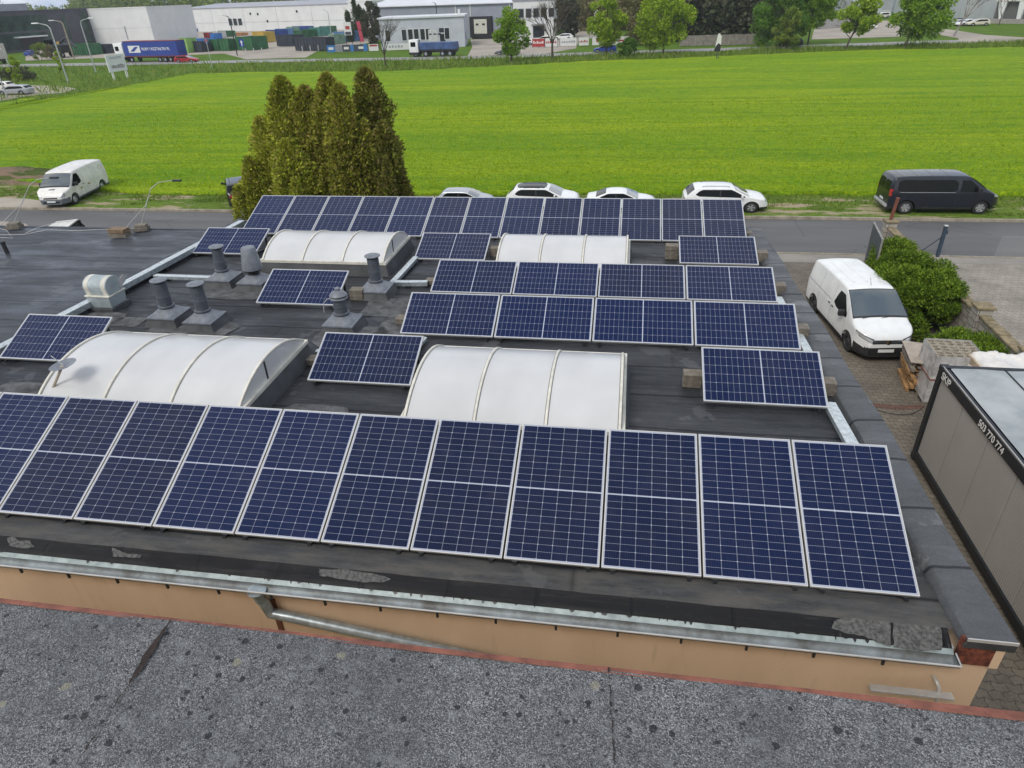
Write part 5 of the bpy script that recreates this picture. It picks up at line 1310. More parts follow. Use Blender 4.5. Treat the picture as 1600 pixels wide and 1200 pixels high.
# wrapped stack of concrete blocks on a pallet
WRAP = simple('grey_stretch_wrap', (.50, .50, .50), .3, .0, .35, 5, col2=(.27, .26, .25), bump=.6, bscale=14, spec=.6)
t = thing('block_pack', 'tall grey stretch wrapped pack of hollow concrete blocks on a pallet', 'block pack', (8.55, 17.0, 0), R(-2))
b = MB(); L0 = []
def skinbox(x0, x1, y0, y1, z0, z1, m, name, amp=.018, n=10, top=False):
    ring = []
    for i in range(n): ring.append((x0+(x1-x0)*i/n, y0))
    for i in range(n): ring.append((x1, y0+(y1-y0)*i/n))
    for i in range(n): ring.append((x1-(x1-x0)*i/n, y1))
    for i in range(n): ring.append((x0, y1-(y1-y0)*i/n))
    rows = []
    for k in range(19):
        z = z0+(z1-z0)*k/18; rows.append([(x+amp*noise.noise(Vector((x*6, y*6, z*14+1))), y+amp*noise.noise(Vector((x*6, y*6, z*14+9))), z) for x, y in ring+ring[:1]])
    g = MB().grid(rows)
    if top: g.add(rows[-1][:-1], [tuple(range(len(ring)))])
    return g.build(name, m, t, smooth=True)
skinbox(-.56, .56, -.52, .52, .14, 1.50, WRAP, 'stretch_wrap')
kk = MB()
for i in range(5):
    for j in range(3):
        x0, y0_ = -.54+i*.216, -.50+j*.335; box_ring(kk, x0+.006, x0+.21, y0_+.006, y0_+.33, 1.30, 1.475, .035); kk.box(x0+.04, x0+.176, y0_+.15, y0_+.19, 1.30, 1.473)
kk.build('blocks', CONC, t); MB().box(-.53, .53, -.49, .49, .14, 1.36).build('block_core', CONC, t)
for sg in (0, 1): MB().box(-.575, .575, -.54, .54, .80+.0*sg, .835).build('strap', simple('red_strap', (.25, .09, .06), .6), t) if sg == 0 else None
pb = MB()
for yy in (-.5, -.05, .4): pb.box(-.56, .56, yy, yy+.1, 0, .12)
pb.box(-.56, .56, -.52, .52, .12, .139); pb.build('pallet_base', WOODG, t)
# board crate under a white sheet
t = thing('covered_crate', 'pale board crate draped with crumpled white plastic sheeting', 'crate', (9.45, 15.9, .2), R(0))
MB().box(-.72, .78, -.75, .75, -.2, 1.32, bev=.01).build('crate', simple('pale_board', (.45, .36, .26), .8, 0, .15, 3), t)
rows = []
for j in range(31):
    r_ = []
    for i in range(35):
        x, y = -.80+1.66*i/34, -.82+1.62*j/30
        ed = max(0, abs(x-.03)-.70, abs(y)-.72)
        z = 1.36+.17*max(0, noise.noise(Vector((x*1.7, y*1.3, 2)))+.35)+.07*abs(noise.noise(Vector((x*5+y*2, y*4, 5))))+.03*noise.noise(Vector((x*12, y*9, 0)))-ed*4.5
        r_.append((x, y, z))
    rows.append(r_)
MB().grid(rows).build('plastic_sheet', simple('white_plastic_sheet', (.70, .67, .63), .38, 0, .1, 4, spec=.5), t, smooth=True)
# hose on the paving
hs = []
for px, py in ((1355, 634), (1368, 640), (1385, 645), (1405, 648), (1425, 647), (1438, 640), (1444, 634)):
    v = at(px, py, .02); hs.append((v.x, v.y, .022))
o = MB().tube(hs, .009, 6).build('garden_hose', BLACKP); solo(o, 'thin dark hose lying in a curve on the brick paving', 'hose')
sheet('red_paving_strip', [tuple(at(px, py))[:2] for px, py in ((1352, 629), (1400, 634), (1442, 633), (1440, 639), (1398, 641), (1355, 635))], .013, paving('red_paving', (.16, .075, .055), (.12, .07, .05), (.035, .03, .024), .22, .16))

# ================================================================== SITE CONTAINER
t = thing('site_container', 'dark framed taupe site container with a pale grey roof and white lettering', 'site container', (6.92, 14.12, 0), R(0))
FRM = simple('anthracite_frame', (.018, .021, .025), .45, .2, .15, 6)
def ribbed():
    m, t_, b = newmat('taupe_ribbed_panel'); p = pos(t_); sp = t_.new('ShaderNodeSeparateXYZ'); t_.l.new(p, sp.inputs[0])
    s_ = t_.math('SINE', t_.math('MULTIPLY', sp.outputs[1], 2*math.pi/.055))
    c = t_.mix(t_.ramp(t_.noise(p, .8, 5), [(.35, 0.0), (.7, 1.0)]), (.39, .38, .36), (.34, .33, .315))
    c = t_.mix(t_.ramp(s_, [(.2, .25), (.6, 0.0)]), c, (.26, .252, .238))
    t_.l.new(c, b.inputs['Base Color']); b.inputs['Roughness'].default_value = .5; t_.l.new(t_.bump(s_, .5, .006), b.inputs['Normal'])
    return m
TP = ribbed()
LC, WC, HC = 6.05, 2.6, 2.50
nP = 5
for i in range(nP):
    ya, yb = -.16-(LC-.32)*i/nP, -.16-(LC-.32)*(i+1)/nP
    MB().box(.045, .06, yb+.012, ya-.012, .30, HC-.24).build('side_panel', TP, t)
MB().box(.062, .075, -LC+.1, -.1, .2, HC-.2).build('panel_joint', BLACKP, t)
MB().box(.1, WC-.1, -.06, -.045, .28, HC-.24).build('end_panel', TP, t)
MB().box(.1, WC-.1, -LC+.045, -LC+.06, .12, HC-.24).build('end_panel', TP, t); MB().box(WC-.06, WC-.045, -LC+.1, -.1, .28, HC-.24).build('side_panel', TP, t)
for x in (0, WC-.16):
    for y in (-.16, -LC): MB().box(x, x+.16, y, y+.16, .10, HC, bev=.012).build('corner_post', FRM, t)
MB().box(.0, .12, -LC+.16, -.16, HC-.235, HC-.012, bev=.008).box(WC-.12, WC, -LC+.16, -.16, HC-.25, HC-.012, bev=.008).box(.16, WC-.16, -.12, 0, HC-.25, HC-.012, bev=.008).box(.16, WC-.16, -LC, -LC+.12, HC-.25, HC-.012, bev=.008).build('top_rail', FRM, t)
MB().box(.0, .12, -LC+.16, -.16, .12, .30, bev=.008).box(WC-.12, WC, -LC+.16, -.16, .12, .30, bev=.008).box(.16, WC-.16, -.12, 0, .12, .30, bev=.008).build('bottom_rail', FRM, t)
MB().box(.022, .036, -LC+.1, -.1, HC-.01, HC+.016).build('roof_lip', ALU, t)
for x in (-.006, WC-.166):
    for y in (-.166, -LC-.006):
        for z0_, z1_ in ((HC-.10, HC+.012), (.05, .17)): MB().box(x, x+.172, y, y+.172, z0_, z1_, bev=.01).build('corner_casting', FRM, t)
MB().lathe([(.032, HC+.0125), (.032, HC+.0135)], (.08, -.08, 0), 14).build('casting_hole', BLACKP, t)
CR_ = simple('pale_container_roof', (.37, .39, .39), .75, 0, .25, 1.1, col2=(.24, .27, .285), bump=.2, bscale=3)
for x0, x1 in ((.17, 1.24), (1.25, WC-.14)):
    rows = []
    for j in range(30):
        rows.append([(x0+(x1-x0)*i/8, -LC+.12+(LC-.22)*j/29, HC-.03+.012*math.sin(math.pi*i/8)+.006*noise.noise(Vector((i*.6, j*.4, x0)))) for i in range(9)])
    MB().grid(rows).build('roof_sheet', CR_, t, smooth=True)
MB().box(1.235, 1.255, -LC+.12, -.1, HC-.05, HC-.005).build('roof_seam', FRM, t)
WHT = simple('white_lettering', (.74, .74, .72), .5, 0, .04)
text_mesh('lettering', 'SKIP', .235, WHT, t, axes((-.003, -.22, HC-.215), (0, -1, 0), (0, 0, 1), (-1, 0, 0)), .002, .002)
text_mesh('phone_lettering', '503 770 774', .20, WHT, t, axes((-.003, -2.05, HC-.205), (0, -1, 0), (0, 0, 1), (-1, 0, 0)), .002, .002)
# small items on the wall of the main building's near corner
t = thing('wall_shelf', 'white narrow slab fixed low on the peach wall near the corner', 'shelf', tuple(at(1425, 1086, 3.15)))
t.location = atY(1424, 1081, 4.70)
MB().box(-.38, .38, -.03, .045, -.03, .0, bev=.006).build('slab', ALU, t)
t = thing('bent_pipe', 'short bent white pipe end sticking out of the peach wall', 'pipe', (2.9, 4.85, 3.3))
v0 = atY(1461, 1062, 4.80); v1 = atY(1478, 1088, 4.72)
t.location = v0
MB().tube([(0, .04, .0), (0, -.02, .01), (.02, -.06, -.03), (.035, -.08, -.14), (.04, -.08, -.25)], .018, 8).build('pipe', ALU, t, angle=50)
# fence with pointed bars between the annex and the road, and a pale canopy
FB = simple('black_iron', (.012, .012, .014), .5, .3)
t = thing('iron_fence', 'black iron bar fence standing behind the annex roof edge', 'fence', (-22, 25.3, 0))
k = MB(); x = -7.0
while x < 6.0: k.box(x-.012, x+.012, -.012, .012, .1, 1.50+.06*math.sin(x*2)); x += .13
k.build('bars', FB, t)
MB().box(-7.05, 6.0, -.018, .018, 1.2, 1.24).box(-7.05, 6.0, -.018, .018, .25, .29).build('rail', FB, t)
for xx in (-7.05, -3.1, 1.1, 5.95): MB().box(xx-.05, xx+.05, -.05, .05, 0, 1.62).build('fence_post', FB, t)
t = thing('canopy', 'pale flat canopy roof with a black edge behind the annex', 'canopy', (-20.4, 21.1, 0))
c_ = [at(60, 362, 3.0), at(88, 346, 3.25), at(122, 342, 3.3), at(97, 361, 3.05)]
c_ = [v-t.location for v in c_]
n = MB().add([tuple(v) for v in c_]+[tuple(v-Vector((0, 0, .035))) for v in c_], [(0, 1, 2, 3), (0, 4, 5, 1), (1, 5, 6, 2), (2, 6, 7, 3), (3, 7, 4, 0), (4, 7, 6, 5)]); n.build('roof_sheet', simple('pale_canopy_sheet', (.62, .62, .60), .45, .1, .2, 1.5), t)
m_ = MB(); m_.add([tuple(c_[2]-Vector((0, 0, .04))), tuple(c_[3]-Vector((0, 0, .04))), tuple(c_[3]-Vector((0, 0, .22))), tuple(c_[2]+Vector((.1, .1, -.3)))], [(0, 1, 2, 3)]); m_.build('black_edge', BLACKP, t)
for v in (c_[2], c_[1]): MB().box(v.x-.04, v.x+.04, v.y-.04, v.y+.04, 0, v.z-.05).build('post', FB, t)
# ================================================================== FAR SIDE: road, yards, halls, vehicles, trees
def wp(px, py): v = at(px, py, 0); return (v.x, v.y)
cen = [wp(*p) for p in [(-200, 108), (0, 103), (200, 100), (400, 96), (560, 93.5), (700, 91), (900, 85), (1100, 78.5), (1200, 75), (1300, 71.5), (1500, 65), (1600, 62.5), (1800, 56)]]
cen.sort()
rows = []
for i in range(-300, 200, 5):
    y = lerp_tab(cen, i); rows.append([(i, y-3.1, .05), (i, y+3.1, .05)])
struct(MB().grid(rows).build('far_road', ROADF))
def psheet(name, pts, z, m): return sheet(name, [wp(*p) for p in pts], z, m)
psheet('container_yard', [(40, 95), (350, 84), (385, 93), (478, 90), (498, 79), (585, 66), (585, 44), (290, 44), (120, 60), (40, 72)], .03, GRAVEL)
psheet('loading_yard', [(728, 93), (788, 91), (830, 88), (900, 76), (905, 60), (880, 58), (790, 60), (735, 62), (738, 74)], .04, GRAVEL)
psheet('lane', [(880, 62), (935, 60), (926, 48), (912, 36), (903, 33), (898, 40)], .045, GRAVEL)
psheet('parking_yard', [(1268, 62), (1395, 58), (1438, 55), (1450, 46), (1400, 32), (1330, 34), (1272, 46)], .04, GRAVEL)
psheet('curved_drive', [(1440, 47), (1480, 46), (1540, 55), (1600, 59), (1760, 60), (1700, 66), (1500, 66), (1496, 60), (1455, 53)], .055, GRAVEL)
psheet('parking_apron', [(-200, 140), (0, 133), (50, 133.5), (96, 135), (121, 139), (100, 145), (45, 150), (0, 158), (-200, 170)], .03, GRAVEL)

HAZEW = simple('white_cladding', (.66, .67, .66), .6, 0, .06, .3); GREYCL = simple('grey_blue_cladding', (.26, .28, .33), .6, 0, .08, .4); GREYL = simple('light_grey_cladding', (.46, .48, .53), .6, 0, .08, .4)
DARKCL = simple('anthracite_cladding', (.07, .07, .085), .55, 0, .15, .4); ROOFL = simple('pale_metal_roof', (.60, .61, .64), .5, 0, .08, .3); ROOFG = simple('grey_roof', (.33, .34, .37), .6, 0, .12, .3)
CURT, _t, _b = newmat('curtain_glass'); _o = objc(_t)
_t.l.new(_t.mix(_t.ramp(_t.noise(_o, .35, 5, .7), [(.4, 0.0), (.65, 1.0)]), (.012, .022, .02), (.05, .10, .07)), _b.inputs['Base Color']); _b.inputs['Roughness'].default_value = .15
WING = simple('window_glass', (.03, .035, .045), .15, 0, .3, .5)
def block(name, label, cat, a, b, depth, h, wall, roof=None, z0=0, ridge=0.0, over=.25):
    """box building whose front runs from world point a to b (left to right); local x along the front, y into the depth"""
    a, b = Vector((*a, 0)), Vector((*b, 0)); d = b-a; L_ = d.length
    t = thing(name, label, cat, (a.x, a.y, 0), math.atan2(d.y, d.x))
    MB().box(0, L_, 0, depth, z0, h).build('wall', wall, t)
    if ridge: MB().prism([(-over, h), (depth/2, h+ridge), (depth+over, h), (depth+over, h-.2), (-over, h-.2)], -over, L_+over, 'x').build('roof', roof or ROOFL, t)
    else: MB().box(-over, L_+over, -over, depth+over, h, h+.3).build('roof', roof or ROOFL, t)
    return t, L_
def win(t, x0, x1, z0, z1, m=None, name='window', y=-.06, frame=None):
    o = MB().box(x0, x1, y, .02, z0, z1).build(name, m or WING, t)
    if frame: f = MB(); box_ring_v(f, x0-.08, x1+.08, z0-.08, z1+.08, y-.03, .1); f.build('frame', frame, o)
    return o
def box_ring_v(b, x0, x1, z0, z1, y, w_):
    b.box(x0, x1, y, y+.05, z0, z0+w_); b.box(x0, x1, y, y+.05, z1-w_, z1); b.box(x0, x0+w_, y, y+.05, z0+w_, z1-w_); b.box(x1-w_, x1, y, y+.05, z0+w_, z1-w_)
def box_side(t, L_, y0, y1, z0, z1, m, name): return MB().box(L_-.02, L_+.07, y0, y1, z0, z1).build(name, m, t)

# dark glass office with the white hall
a, b = wp(-70, 91), wp(152, 70)
t, L_ = block('office_building', 'dark glass fronted office building at the far left with an entrance canopy', 'building', a, b, 26, 9.6, DARKCL, DARKCL)
n = 11
for i in range(n):
    for j in range(2):
        x0, x1 = L_*.06+L_*.62*i/n, L_*.06+L_*.62*(i+1)/n-.15
        win(t, x0, x1, .6+j*4.4, 4.5+j*4.2, CURT, 'glass_pane')
win(t, L_*.78, L_*.815, 1.5, 8.6, CURT, 'slit_window'); win(t, L_*.93, L_*.985, .8, 8.9, CURT, 'corner_glass')
MB().box(L_*.40, L_*.60, -2.2, .0, 3.4, 3.7).build('entrance_canopy', HAZEW, t); MB().box(L_*.44, L_*.58, -.12, .0, 0, 3.3).build('entrance', BLACKP, t)
MB().box(L_*.45, L_*.68, 6, 12, 9.8, 11.6).build('rooftop_unit', ROOFG, t)
a, b = wp(152, 70), wp(243, 68)
t, L_ = block('storage_hall', 'plain windowless white hall joined to the dark glass office', 'building', a, b, 20, 9.4, HAZEW, HAZEW, over=.1)
MB().box(0, L_, -.03, .0, 4.2, 4.26).build('cladding_joint', ROOFG, t); MB().box(L_*.55, L_*.57, -.08, 0, 1.2, 4.8).build('rain_pipe', ROOFG, t)
a, b = wp(236, 52), wp(292, 48)
t, L_ = block('open_shed', 'low open shed with a pale roof between the two white halls', 'shed', a, b, 14, 4.2, simple('dark_green_sheet', (.03, .05, .025), .8), ROOFL)
# long white warehouse
a, b = wp(290, 50), wp(548, 46)
t, L_ = block('warehouse', 'long white warehouse with a grey roof behind the waste container yard', 'building', a, b, 40, 8.3, HAZEW, ROOFG, ridge=1.4)
MB().box(0, L_*.035, -.15, 0, 4.6, 9.0).build('corner_panel', simple('brown_grey_panel', (.16, .14, .13), .6), t)
o = MB().box(L_*.004, L_*.034, -.35, -.16, 6.3, 9.1).build('name_sign', simple('dark_blue_sign', (.015, .02, .06), .5), t)
MB().box(L_*.009, L_*.029, -.40, -.36, 7.3, 7.8).build('sign_lettering', HAZEW, o)
for k in range(3): win(t, L_*.30+k*2.6, L_*.30+k*2.6+2.0, 2.0, 4.4, frame=HAZEW)
for fx, fz in ((.445, 5.9), (.49, 5.7), (.72, 6.2), (.54, 3.2)): MB().lathe([(.45, -.12), (.45, 0)], (L_*fx, 0, fz), 12, axis='y').build('wall_vent', WING, t)
MB().box(0, L_, -.04, 0, 3.0, 3.1).build('cladding_joint', ROOFG, t)
for k in range(1, 5): MB().box(L_*k/5, L_*k/5+.08, -.05, 0, 0, 8.2).build('downpipe', ROOFG, t)
a, b = wp(547, 46), wp(583, 46)
t, L_ = block('gable_hall', 'white gable ended hall right of the long warehouse', 'building', a, b, 45, 8.6, HAZEW, HAZEW, over=.1)
t2 = MB().prism([(0, 8.85), (L_, 8.85), (L_/2, 10.2)], 0, 45, 'y').build('gable', HAZEW, t)
# grey logistics building and low front block
a, b = wp(582, 63), wp(802, 60)
t, L_ = block('logistics_hall', 'large blue grey logistics hall with a pale roof and a loading dock', 'building', a, b, 45, 7.7, GREYCL, ROOFL, ridge=3.0, over=.5)
dx = None
xd = L_*(757-582)/220
MB().box(xd-2.9, xd+2.9, -.9, 0, .3, 4.9).build('dock_shelter', BLACKP, t); o = MB().box(xd-1.7, xd+1.7, -.96, -.9, 1.2, 4.3).build('dock_door', simple('cream_dock_door', (.55, .54, .47), .6), t)
for k in (-1.2, .5): MB().box(xd+k, xd+k+.7, -1.0, -.965, 3.0, 3.4).build('door_window', WING, o)
for f_ in (.02, .62, .72, .98): MB().box(L_*f_, L_*f_+.18, -.12, 0, 0, 7.5).build('downpipe', HAZEW, t)
a, b = wp(803, 62), wp(866, 60)
t, L_ = block('office_wing', 'white two storey office wing at the right end of the logistics hall', 'building', a, b, 40, 7.9, HAZEW, GREYCL, over=.2)
for k in range(5): win(t, 1.2+k*L_*.185, 1.2+k*L_*.185+1.25, 4.5, 6.3, frame=ROOFG)
for k in range(3): win(t, L_*(.48+.09*k), L_*(.48+.09*k)+.9, .3, 2.7, name='entrance_glass')
MB().box(L_*.44, L_*.78, -1.2, 0, 3.0, 3.2).build('entrance_canopy', ROOFG, t)
a, b = wp(597, 78), wp(727, 73)
t, L_ = block('front_office', 'low light grey clad building with tall windows and a roller door', 'building', a, b, 14, 5.7, GREYL, ROOFL, over=.3)
for x in (.255, .33, .40, .475, .54, .765): win(t, L_*x, L_*x+1.0, 1.6, 3.7, frame=HAZEW)
win(t, L_*.06, L_*.06+1.0, 1.6, 3.7, frame=HAZEW)
o = MB().box(L_*.57, L_*.68, -.08, 0, 0, 3.5).build('roller_door', simple('pale_roller_door', (.52, .53, .53), .6), t)
for k in range(3): MB().box(L_*.578+k*.95, L_*.578+k*.95+.6, -.10, -.081, 2.5, 2.75).build('door_window', WING, o)
win(t, L_*.705, L_*.705+1.1, .0, 2.6, name='door'); win(t, L_*.70, L_*.70+1.4, 2.9, 3.7)
MB().box(L_*.93, L_*.955, 2, 3.4, 6.0, 7.0).build('rooftop_fan', HAZEW, t); box_side(t, L_, 5, 6.2, 1.2, 2.6, WING, 'window')
# right hand buildings
a, b = wp(1395, 24), wp(1562, 33)
t, L_ = block('grey_hall', 'big pale grey hall at the far right behind the parked cars', 'building', a, b, 30, 9.0, simple('pale_grey_cladding', (.42, .44, .46), .6, 0, .06, .3), ROOFL)
for k in range(1, 6): MB().box(L_*k/6, L_*k/6+.07, -.04, 0, 0, 8.9).build('cladding_joint', ROOFG, t)
a, b = wp(1550, 36), wp(1700, 38)
t, L_ = block('pillared_building', 'white building with tapered pillars at the right edge', 'building', a, b, 20, 11, simple('off_white_render', (.60, .58, .54), .7, 0, .06, .3), HAZEW)
MB().box(0, L_, -1.6, -.9, 0, .9).build('plinth', simple('grey_plinth', (.32, .3, .28), .8), t)
for k in range(6):
    x = 2.0+k*3.4
    MB().prism([(x-1.45, 4.3), (x+.45, 4.3), (x+.0, .9), (x-.45, .9)] if k % 2 == 0 else [(x-.5, 4.3), (x+.9, 4.3), (x+.6, .9), (x-.2, .9)], -.9, -.2, 'y').build('pillar', HAZEW, t)
MB().box(0, L_, -.06, .0, .9, 4.3).build('recess_glass', simple('grey_recess', (.12, .12, .115), .5), t); MB().box(0, L_, -.95, .0, 4.3, 10.8).build('upper_wall', MATS['off_white_render'], t)
a, b = wp(1268, 22), wp(1392, 20)
t, L_ = block('pale_building', 'pale low building behind the trees at the upper right', 'building', a, b, 25, 6.5, GREYL, HAZEW, over=.4)
for k in range(5): win(t, 3+k*6, 6+k*6, 1.0, 4.2, ROOFG, 'bay_door')

# boards, banners and fences
def fence_run(label, pts, h, m, cat='fence', post_m=None, step=2.5, name='panel_fence', base=.1):
    P = [Vector((*wp(*p), 0)) for p in pts]; c = P[0]
    t = thing(name, label, cat, (c.x, c.y, 0))
    for a, b in zip(P, P[1:]):
        d = b-a; L_ = d.length; M_ = Matrix.Translation(a-c) @ Matrix.Rotation(math.atan2(d.y, d.x), 4, 'Z')
        n = max(1, round(L_/step))
        for i in range(n+1):
            MB().box(L_*i/n-.07, L_*i/n+.07, -.09, .09, 0, h+.08, M_).build('fence_post', post_m or m, t)
        for i in range(n):
            if m: MB().box(L_*i/n+.08, L_*(i+1)/n-.08, -.03, .03, base, h, M_).build('fence_panel', m, t)
    return t
FC = simple('grey_concrete_panel', (.24, .22, .19), .9, 0, .25, 2, bump=.5, bscale=8)
fence_run('grey concrete panel fence in front of the dark conifers', [(1062, 73), (1188, 70)], 1.8, FC)
fence_run('grey concrete panel fence by the gravel parking yard', [(1277, 46), (1338, 42)], 1.9, simple('pale_concrete_panel', (.36, .35, .34), .9, 0, .2, 2))
fence_run('white metal bar gate across the waste container yard', [(385, 85), (498, 80)], 1.1, None, 'gate', simple('white_bar', (.5, .5, .48), .5), 1.8, 'bar_gate')
def banner(label, pts, z0, z1, cols, group=None):
    P = [Vector((*wp(*p), 0)) for p in pts]; a, b = P[0], P[-1]; d = b-a; L_ = d.length
    t = thing('banner_board', label, 'banner', (a.x, a.y, 0), math.atan2(d.y, d.x), group)
    x = 0
    for f_, c in cols:
        MB().box(x*L_+.02, (x+f_)*L_-.02, -.03, .03, z0, z1).build('banner_sheet', c, t); x += f_
    for k in range(3): MB().box(L_*k/2-.04, L_*k/2+.04, .035, .10, 0, z1+.1).build('stake', STEEL, t)
    return t, L_
BW_ = simple('banner_white', (.62, .62, .60), .6, 0, .06); BR_ = simple('banner_red', (.36, .03, .03), .6, 0, .15, 2); BB_ = simple('banner_blue', (.03, .16, .42), .6, 0, .12, 2); BD_ = simple('banner_dark', (.04, .05, .07), .6, 0, .2, 2)
t, L_ = banner('blue and black advertising banner by the yard entrance', [(512, 83), (575, 81)], .15, 1.45, [(.2, BB_), (.18, simple('banner_grey', (.22, .23, .26), .6)), (.2, BD_), (.08, BB_), (.24, BD_), (.10, BB_)])
for x in (.04, .42, .78): MB().box(L_*x, L_*(x+.12), -.05, -.032, .6, 1.05).build('lettering', BW_, t)
t, L_ = banner('small white banner with a red heading behind the bare tree', [(577, 81), (592, 80.5)], .15, 1.4, [(1, BW_)]); MB().box(L_*.1, L_*.9, -.05, -.032, 1.0, 1.3).build('lettering', BR_, t)
t, L_ = banner('long white banner with faint lettering left of the dump truck', [(604, 80), (640, 78.5)], .15, 1.35, [(1, BW_)])
for k in range(5): MB().box(L_*(.12+.13*k), L_*(.2+.13*k), -.05, -.032, .6, .95+.1*(k % 2)).build('lettering', GREYCL, t)
for pts, cols, lab, lt in [([(832, 75), (851, 74.6)], [(1, BR_)], 'red banner with white lettering left of the bare roadside tree', BW_), ([(852, 74.6), (871, 74)], [(1, BW_)], 'white banner with red lettering behind the bare roadside tree', BR_),
                        ([(875, 73.8), (901, 73)], [(1, BW_)], 'white banner with grey script lettering', GREYCL), ([(904, 73), (920, 72.5)], [(1, BW_)], 'white banner with a red heading near the blue car', BR_),
                        ([(925, 72.5), (1005, 70)], [(1, BW_)], 'long white banner behind the blue hatchback and the round bush', BR_)]:
    t, L_ = banner(lab, pts, .2, 1.6, cols, 'banners along the far verge')
    q = random.Random(len(lab))
    for k in range(6): 
        x = L_*(.08+.145*k); MB().box(x, x+L_*.1, -.05, -.032, .75, .95+.3*q.random()).build('lettering', lt, t)
BOARDW = simple('board_white', (.74, .74, .73), .6, 0, .05)
# billboard by the left car park
a, b = Vector((*wp(176, 126), 0)), Vector((*wp(205, 121), 0)); d = b-a; L_ = d.length
t = thing('billboard', 'white billboard on four legs standing at the field edge, with a picture of vehicles', 'billboard', (a.x, a.y, 0), math.atan2(d.y, d.x))
L2 = 4.0
MB().box(-.1, L2, -.06, .06, 1.15, 3.5).build('board', BOARDW, t)
for x in (.25, .55, L2-.7, L2-.35): MB().box(x, x+.10, -.05, .05, 0, 1.15).build('leg', BOARDW, t)
pc = MB(); pc.add([(.5, -.066, 1.65), (3.4, -.066, 1.55), (3.6, -.066, 1.95), (2.7, -.066, 2.15), (1.6, -.066, 2.0), (.7, -.066, 2.1)], [(0, 1, 2, 3, 4, 5)]); pc.build('picture', simple('vehicle_picture', (.16, .13, .14), .6, 0, .6, 3, col2=(.5, .48, .46)), t)
for z in (2.95, 3.12): MB().box(.5, 3.3, -.068, -.061, z, z+.07).build('lettering', GREYCL, t)
# white and red advertising totems
p = Vector((*wp(547, 72), 0)); t = thing('totem_sign', 'white advertising board on two posts beside the slim cypresses', 'sign', p)
MB().box(-.9, .9, -.1, .1, 2.3, 5.0).build('board', BW_, t); MB().box(-.7, .7, -.13, -.101, 2.4, 3.0).build('dark_panel', BD_, t); MB().box(-.5, .5, -.13, -.101, 3.5, 4.2).build('lettering', BR_, t)
for x in (-.8, .7): MB().box(x, x+.1, -.05, .05, 0, 2.3).build('leg', STEEL, t)
p = Vector((*wp(564, 72), 0)); t = thing('flag_banner', 'tall narrow red flag banner leaning beside the white board', 'flag', p)
MB().tube([(0, 0, 0), (-.5, 0, 5.2)], .05, 6).build('pole', STEEL, t); MB().prism([(.05, .9), (.9, .9), (.5, 5.1), (-.4, 5.1)], -.02, .02, 'y').build('flag', simple('pinkish_red_flag', (.42, .05, .09), .7, 0, .1), t)
# wrapped sign in the field
p = Vector((*wp(1119, 95), 0)); t = thing('wrapped_sign', 'narrow field sign wrapped in white and black sheeting', 'sign', p)
MB().tube([(0, 0, 0), (0, 0, 3.6)], .05, 6).build('post', POSTM, t); MB().tube([(.3, .2, 0), (.1, .1, 2)], .04, 6).build('prop', POSTM, t)
MB().prism([(-.35, 1.7), (.45, 1.75), (.4, 3.2), (.1, 3.6), (-.1, 3.55), (-.25, 2.6)], -.09, .09, 'y').build('white_sheet', BW_, t); MB().prism([(-.5, 1.25), (.42, 1.25), (.43, 2.1), (.05, 2.35), (-.3, 1.9)], -.11, .11, 'y').build('black_sheet', BLACKP, t)

# ------------------------------------------------------------------ lamps and poles
LAMPM = simple('lamp_grey', (.42, .44, .44), .5, .2); WOODP = simple('weathered_pole', (.30, .26, .20), .9)
def lamp(label, px, py, h, arm=1.6, m=None, r_=.09, base=0.0):
    x, y = wp(px, py); t = thing('street_lamp', label, 'street lamp', (x, y, 0), 0, 'street lamps along the far road')
    MB().tube([(0, 0, 0), (0, 0, h-.5), (arm*.15, 0, h-.1), (arm*.5, 0, h+.1)], r_, 8, r_*.5).build('pole', m or LAMPM, t)
    MB().tube([(arm*.3, 0, h+.02), (arm, 0, h+.25)], .05, 6).build('arm', LAMPM, t)
    MB().box(min(arm*.9, arm*1.45), max(arm*.9, arm*1.45), -.16, .16, h+.16, h+.32, bev=.05).build('lamp_head', BOARDW, t)
    return t
lamp('grey street lamp in the grass left of the billboard', 150, 113, 8.1, 1.9, r_=.11)
lamp('tall grey street lamp at the left, near the parking apron', 107, 130, 7.9, -1.9, r_=.11)
lamp('wooden pole street lamp before the dark glass office', 116, 92, 7.5, -2.2, WOODP, .17)
lamp('short lamp post at the left edge of the far verge', 21, 121, 4.2, -.4)
lamp('white lamp post at the far left corner over the silver cars', 11, 152, 4.0, -.3)
lamp('dark street lamp in front of the long white warehouse', 371, 87, 7.4, -1.6, STEEL, .12)
lamp('grey street lamp at the container yard entrance', 521, 78, 7.6, -1.1)
lamp('dark street lamp in front of the low grey building', 686, 68, 8.2, -.9, STEEL, .12)
lamp('pale concrete pole with an orange sign by the lane', 929, 62, 5.4, .4, LAMPM, .2)
x, y = wp(332, 106); t = thing('traffic_sign', 'thin grey pole with a red and blue round sign beside the red car', 'road sign', (x, y, 0))
MB().tube([(0, 0, 0), (0, 0, 4.6)], .06, 6).build('pole', LAMPM, t); MB().lathe([(.42, -.03), (.42, .03)], (0, 0, 4.3), 16, axis='y').build('sign_plate', BB_, t); MB().lathe([(.3, -.04), (.3, -.031)], (0, 0, 4.3), 14, axis='y').build('sign_face', BR_, t)
x, y = wp(381, 84); t = thing('traffic_sign', 'blue square sign with a white arrow in front of the green containers', 'road sign', (x, y, 0))
